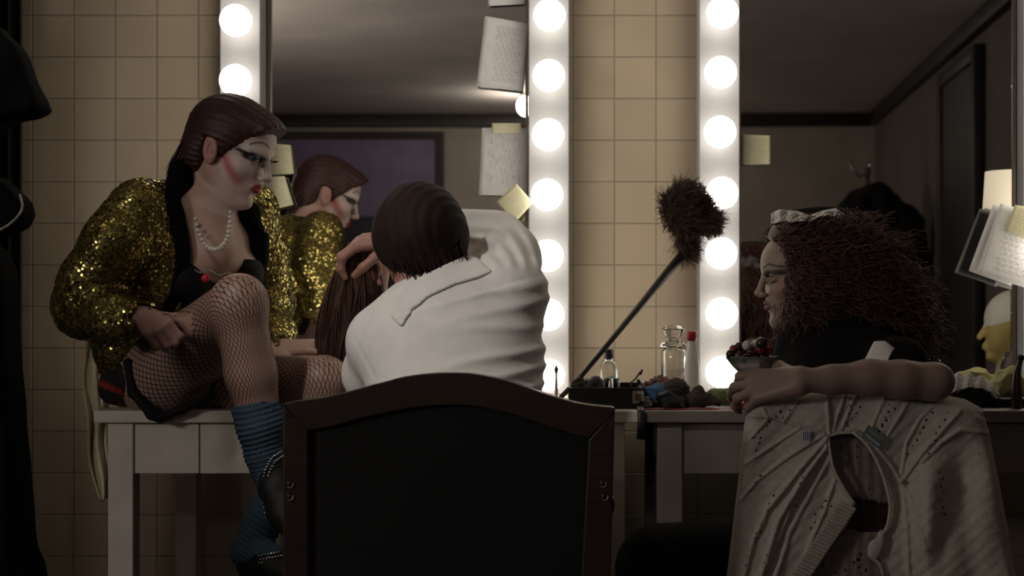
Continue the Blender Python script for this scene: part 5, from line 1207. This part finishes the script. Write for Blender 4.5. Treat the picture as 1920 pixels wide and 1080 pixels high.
t = thing('tweezers', 'thin bent dark tool leaning out of the black box corner', 'tool', P(1184, 735, 3.45) * (1, 1, 0) + (0, 0, TT + .005))
part('stem', G().tube([P(1184, 0, 3.45) * (1, 1, 0) + (0, 0, TT + .006), P(1184, 716, 3.45), P(1190, 712, 3.46), P(1200, 699, 3.47)], [.002, .002, .002, .0026], 8).vf, m_blackcard, t); part('tip', G().tube([P(1199, 702, 3.47), P(1205, 693, 3.47)], [.004, .002], 8).vf, m_blackcard, t)
p = P(1197, 0, 3.5); t = thing('nail_varnish', 'small blue-grey bottle at the right end of the black box', 'bottle', (p[0], 3.5, TT + .0045))
part('body', G().lathe([(.008, 0), (.009, .03), (.004, .034), (.004, .036)], (p[0], 3.5, TT + .005)).vf, mat('blue_grey_varnish', (.08, .16, .20), .2), t); part('cap', G().lathe([(.0045, .036), (.004, .052)], (p[0], 3.5, TT + .005)).vf, m_blackcard, t)

p = P(1228, 0, 3.62); t = thing('glass_dish', 'low clear glass dish with a few hair rollers behind the mottled heap', 'dish', (p[0], 3.62, TT))
part('body', G().lathe([(.036, 0), (.040, .045), (.038, .045), (.034, .004), (0, .004)], (p[0], 3.62, TT + .0005)).vf, m_glass, t)
for k, (dx, dy, cc) in enumerate(((-.015, .0, (.10, .20, .16)), (.012, .008, (.25, .05, .04)), (.004, -.012, (.30, .28, .22)))):
    o = part('hair_roller', G().cyl((0, 0, 0), (0, 0, .040 + .006 * k), .009).vf, mat('roller_' + ('green', 'red', 'cream')[k], cc, .6)); o.location = (p[0] + dx, 3.62 + dy, TT + .006); tag(o, ('green', 'red', 'cream')[k] + ' hair roller standing in the low glass dish', 'hair roller')

# feather duster leaning on the bulb strip
h0, h1 = P(1084, 712, 3.66), P(1286, 470, 3.83)
hb_ = h0 + (h0 - h1) * .16; hb_[2] = TT + .008
t = thing('feather_duster', 'brown feather duster with a dark stick leaning on the bulb strip', 'feather duster', (hb_[0], hb_[1], TT))
part('handle', G().tube([hb_, h0, h0 * .5 + h1 * .5, h1], [.0055, .006, .0075, .0125], 14).vf, mat('dark_stick', (.03, .024, .02), .5, var=.3, vscale=30), t)
hc_ = P(1288, 398, 3.80); pt = []; dr = nrm(hc_ - h1)
for i in range(1500):
    v = nrm(R_.normal(size=3)); v[1] *= .8; r0 = h1 + dr * random.uniform(-.005, .06); 
    tgt = P(1288 + v[0] * random.uniform(30, 54), 392 - v[2] * random.uniform(40, 58), 3.80 + v[1] * .05)
    if random.random() < .25: tgt = P(random.uniform(1310, 1352), random.uniform(400, 440), 3.80 + v[1] * .04)
    m1 = (r0 + tgt) / 2 + (hc_ - (r0 + tgt) / 2) * .3 + R_.normal(size=3) * .008; e = tgt + np.array((0, 0, -.012)) * random.random(); pt.append(bez([r0, m1, tgt, e + R_.normal(size=3) * .006], 10))
m_fe = mat('brown_feathers', (.10, .062, .042), .9, var=.4, vscale=60)
part('feathers', strands(np.array(pt), .0016, .0009), m_fe, t); A = S(); A.ell(P(1283, 388, 3.80), (.046, .04, .050), k=.01).cone(h1, hc_, .015, .03, .03).ell(P(1318, 412, 3.80), (.034, .03, .026), k=.02); fV, fF = A.mesh(.004, disp=lambda X, Y, Z: .006 * wob(X, Y, Z, 110)); part('feather_core', (fV, fF), m_fe, t); part('feather_fringe', strands(wisps(fV, fF, 6000, lambda p: nrm(p[0] - h1) * 0 + (p - hc_) * 3 + dr * .6 + np.array((.3, 0, -.5)), .026, .6, .0012, 6, 8), .0008, .0004), m_fe, t)

# dessert glass with berries, held by the hand
bc = P(1410, 676, 2.84); t = thing('dessert_glass', 'wide pale glass bowl full of dark and red berries held beside the bulbs', 'glass', (bc[0], 2.815, gz(735)))
m_bowl = mat('cloudy_glass', (.85, .85, .83), .12, trans=.85, ior=1.35)
part('bowl', G().lathe([(.012, -.030), (.020, -.026), (.036, -.010), (.047, .004), (.049, .008), (.046, .007), (.034, -.007), (.017, -.023), (0, -.025)], bc, 28).vf, m_bowl, t)
part('stem', G().lathe([(.006, -.050), (.004, -.043), (.006, -.030)], bc).vf, m_bowl, t)
bm = [mat('dark_berry', (.03, .016, .016), .25), mat('red_berry', (.24, .02, .025), .25), mat('frosted_berry', (.62, .58, .56), .5)]
R0 = .0085
b0 = [part('berry', G().sphere((0, 0, R0), R0, 14, 10).vf, m_) for m_ in bm]; spots = [(-40, 0), (-34, -9), (-27, 2), (-24, -14), (-15, -4), (-10, -16), (-4, 2), (0, -10), (7, -19), (9, -1), (16, -9), (22, -18), (24, 2), (30, -7), (-31, 9), (-14, 9), (4, 10), (20, 9)]
b0.append(part('berry', G().sphere((0, 0, .011), .011, 16, 12).vf, bm[0]))
for k, (dx, dy) in enumerate(spots):
    o = b0[k % 3]
    if k > 2: o = o.copy(); COL.objects.link(o)
    p = P(1410 + dx, 664 + dy, 2.815 + ((k * 37) % 5) * .009 + abs(dx) * .0002); o.location = tuple(p - (0, 0, R0)); tag(o, ('dark small berry', 'red small berry', 'frosted pale berry')[k % 3] + ' heaped in the glass bowl held by the hand', 'berry', ('dark', 'red', 'frosted')[k % 3] + ' berries in the glass bowl')
b0[3].location = tuple(P(1428, 655, 2.81)); tag(b0[3], 'largest dark round berry on top of the heap in the glass bowl', 'berry')

# things at the right end of the table
m_yel = mat('yellow_crumpled_paper', (.50, .46, .22), .8, bump=.3, bscale=40)
lump('yellow_paper_bundle', (P(1828, 0, 3.70)[0], 3.70, TT), (.062, .04, .050), 'crumpled yellow paper behind the white lace on the table', 'paper', m_yel, .007, 45, extra=(((.03, 0, .055), (.025, .02, .012)),))
lump('black_cloth_heap', (P(1812, 0, 3.42)[0], 3.44, TT), (.065, .04, .030), 'black cloth heap under the white lace at the table end', 'cloth', m_bk, .007, 60)
def lc(u, v):
    x = P(1765, 0, 3.42)[0] + .125 * u; y = 3.40 + .08 * v; z = TT + .038 + .020 * np.sin(u * math.pi) + .008 * np.sin(u * 30 + v * 6) * np.sin(v * 12) - .014 * (1 - v) ** 2 + .01 * v
    return np.stack([x, y, z], -1)
V, Fq = grid_sheet(80, 50, lc); kp = [not (math.sin(V[f[0]][0] * 700) * math.sin(V[f[0]][1] * 800) > .8) for f in Fq]
o = part('white_lace_cloth', cull(V, Fq, np.array(kp)), mat('grey_white_lace', (.50, .48, .47), .85), solid=.001); tag(centre(o), 'crumpled white lace lying on the black cloth heap', 'lace')
lump('yellow_cloth_pouch', (P(1893, 0, 3.52)[0], 3.52, TT + .021), (.040, .03, .040), 'pale yellow pouch on the black tray at the right end', 'pouch', m_yel, .005, 55)
t = thing('black_tray', 'low black tray at the right end of the cream table', 'tray', (P(1900, 0, 3.45)[0], 3.46, TT)); x0 = P(1856, 0, 3.45)[0]; part('base', G().box((x0, 3.40, TT), (x0 + .16, 3.58, TT + .020)).vf, m_blackcard, t, smooth=False, bevel=.003)
p = P(1912, 750, 3.36); t = thing('curved_hairbrush', 'dark curved brush handle standing upright at the right picture edge', 'brush', (p[0], 3.36, TT)); part('handle', G().tube(bez([(p[0] - .004, 3.37, TT + .001), P(1906, 735, 3.37), P(1907, 700, 3.37), P(1914, 672, 3.37)], 14), [.011, .012, .012, .0125, .0125, .012, .011, .010, .009, .008, .007, .006, .006, .006], 12).vf, m_wood, t)
part('tip', G().sphere(P(1914, 671, 3.37), .008, 12, 8).vf, m_blackcard, t)
x = P(1746, 0, 3.55)[0]; t = thing('water_glass', 'small clear glass behind the bent elbow', 'glass', (x, 3.55, TT)); part('bowl', G().lathe([(.018, 0), (.022, .10), (.0205, .10), (.0165, .004), (0, .004)], (x, 3.55, TT + .0005)).vf, m_glass, t)

# puff of smoke beside the pale forehead
m_smoke = bpy.data.materials.new('smoke'); m_smoke.use_nodes = True; nt = m_smoke.node_tree; nt.nodes.remove(nt.nodes['Principled BSDF'])
vs = nd(nt, 'ShaderNodeVolumePrincipled'); nz = nd(nt, 'ShaderNodeTexNoise'); nz.inputs['Scale'].default_value = 45; nz.inputs['Detail'].default_value = 4; tc = nd(nt, 'ShaderNodeTexCoord'); nt.links.new(tc.outputs['Object'], nz.inputs['Vector'])
rg = nd(nt, 'ShaderNodeMapRange'); rg.inputs[1].default_value = .44; rg.inputs[2].default_value = .7; rg.inputs[3].default_value = 0; rg.inputs[4].default_value = 38; nt.links.new(nz.outputs['Fac'], rg.inputs[0]); nt.links.new(rg.outputs[0], vs.inputs['Density']); vs.inputs['Color'].default_value = (.95, .95, .95, 1)
nt.links.new(vs.outputs[0], nt.nodes['Material Output'].inputs['Volume'])
A = S(); A.chain([P(1372, 476, 3.3), P(1395, 488, 3.3), P(1417, 495, 3.3)], [.005, .016, .012], .01); o = part('smoke_puff', A.mesh(.004, disp=lambda X, Y, Z: .004 * wob(X, Y, Z, 120)), m_smoke); tag(centre(o), 'thin pale wisp of smoke between the bulbs and the forehead', 'smoke', kind='stuff')
for o in list(sc.objects):
    if o.type == 'MESH' and o.data.users > 1 and False: pass
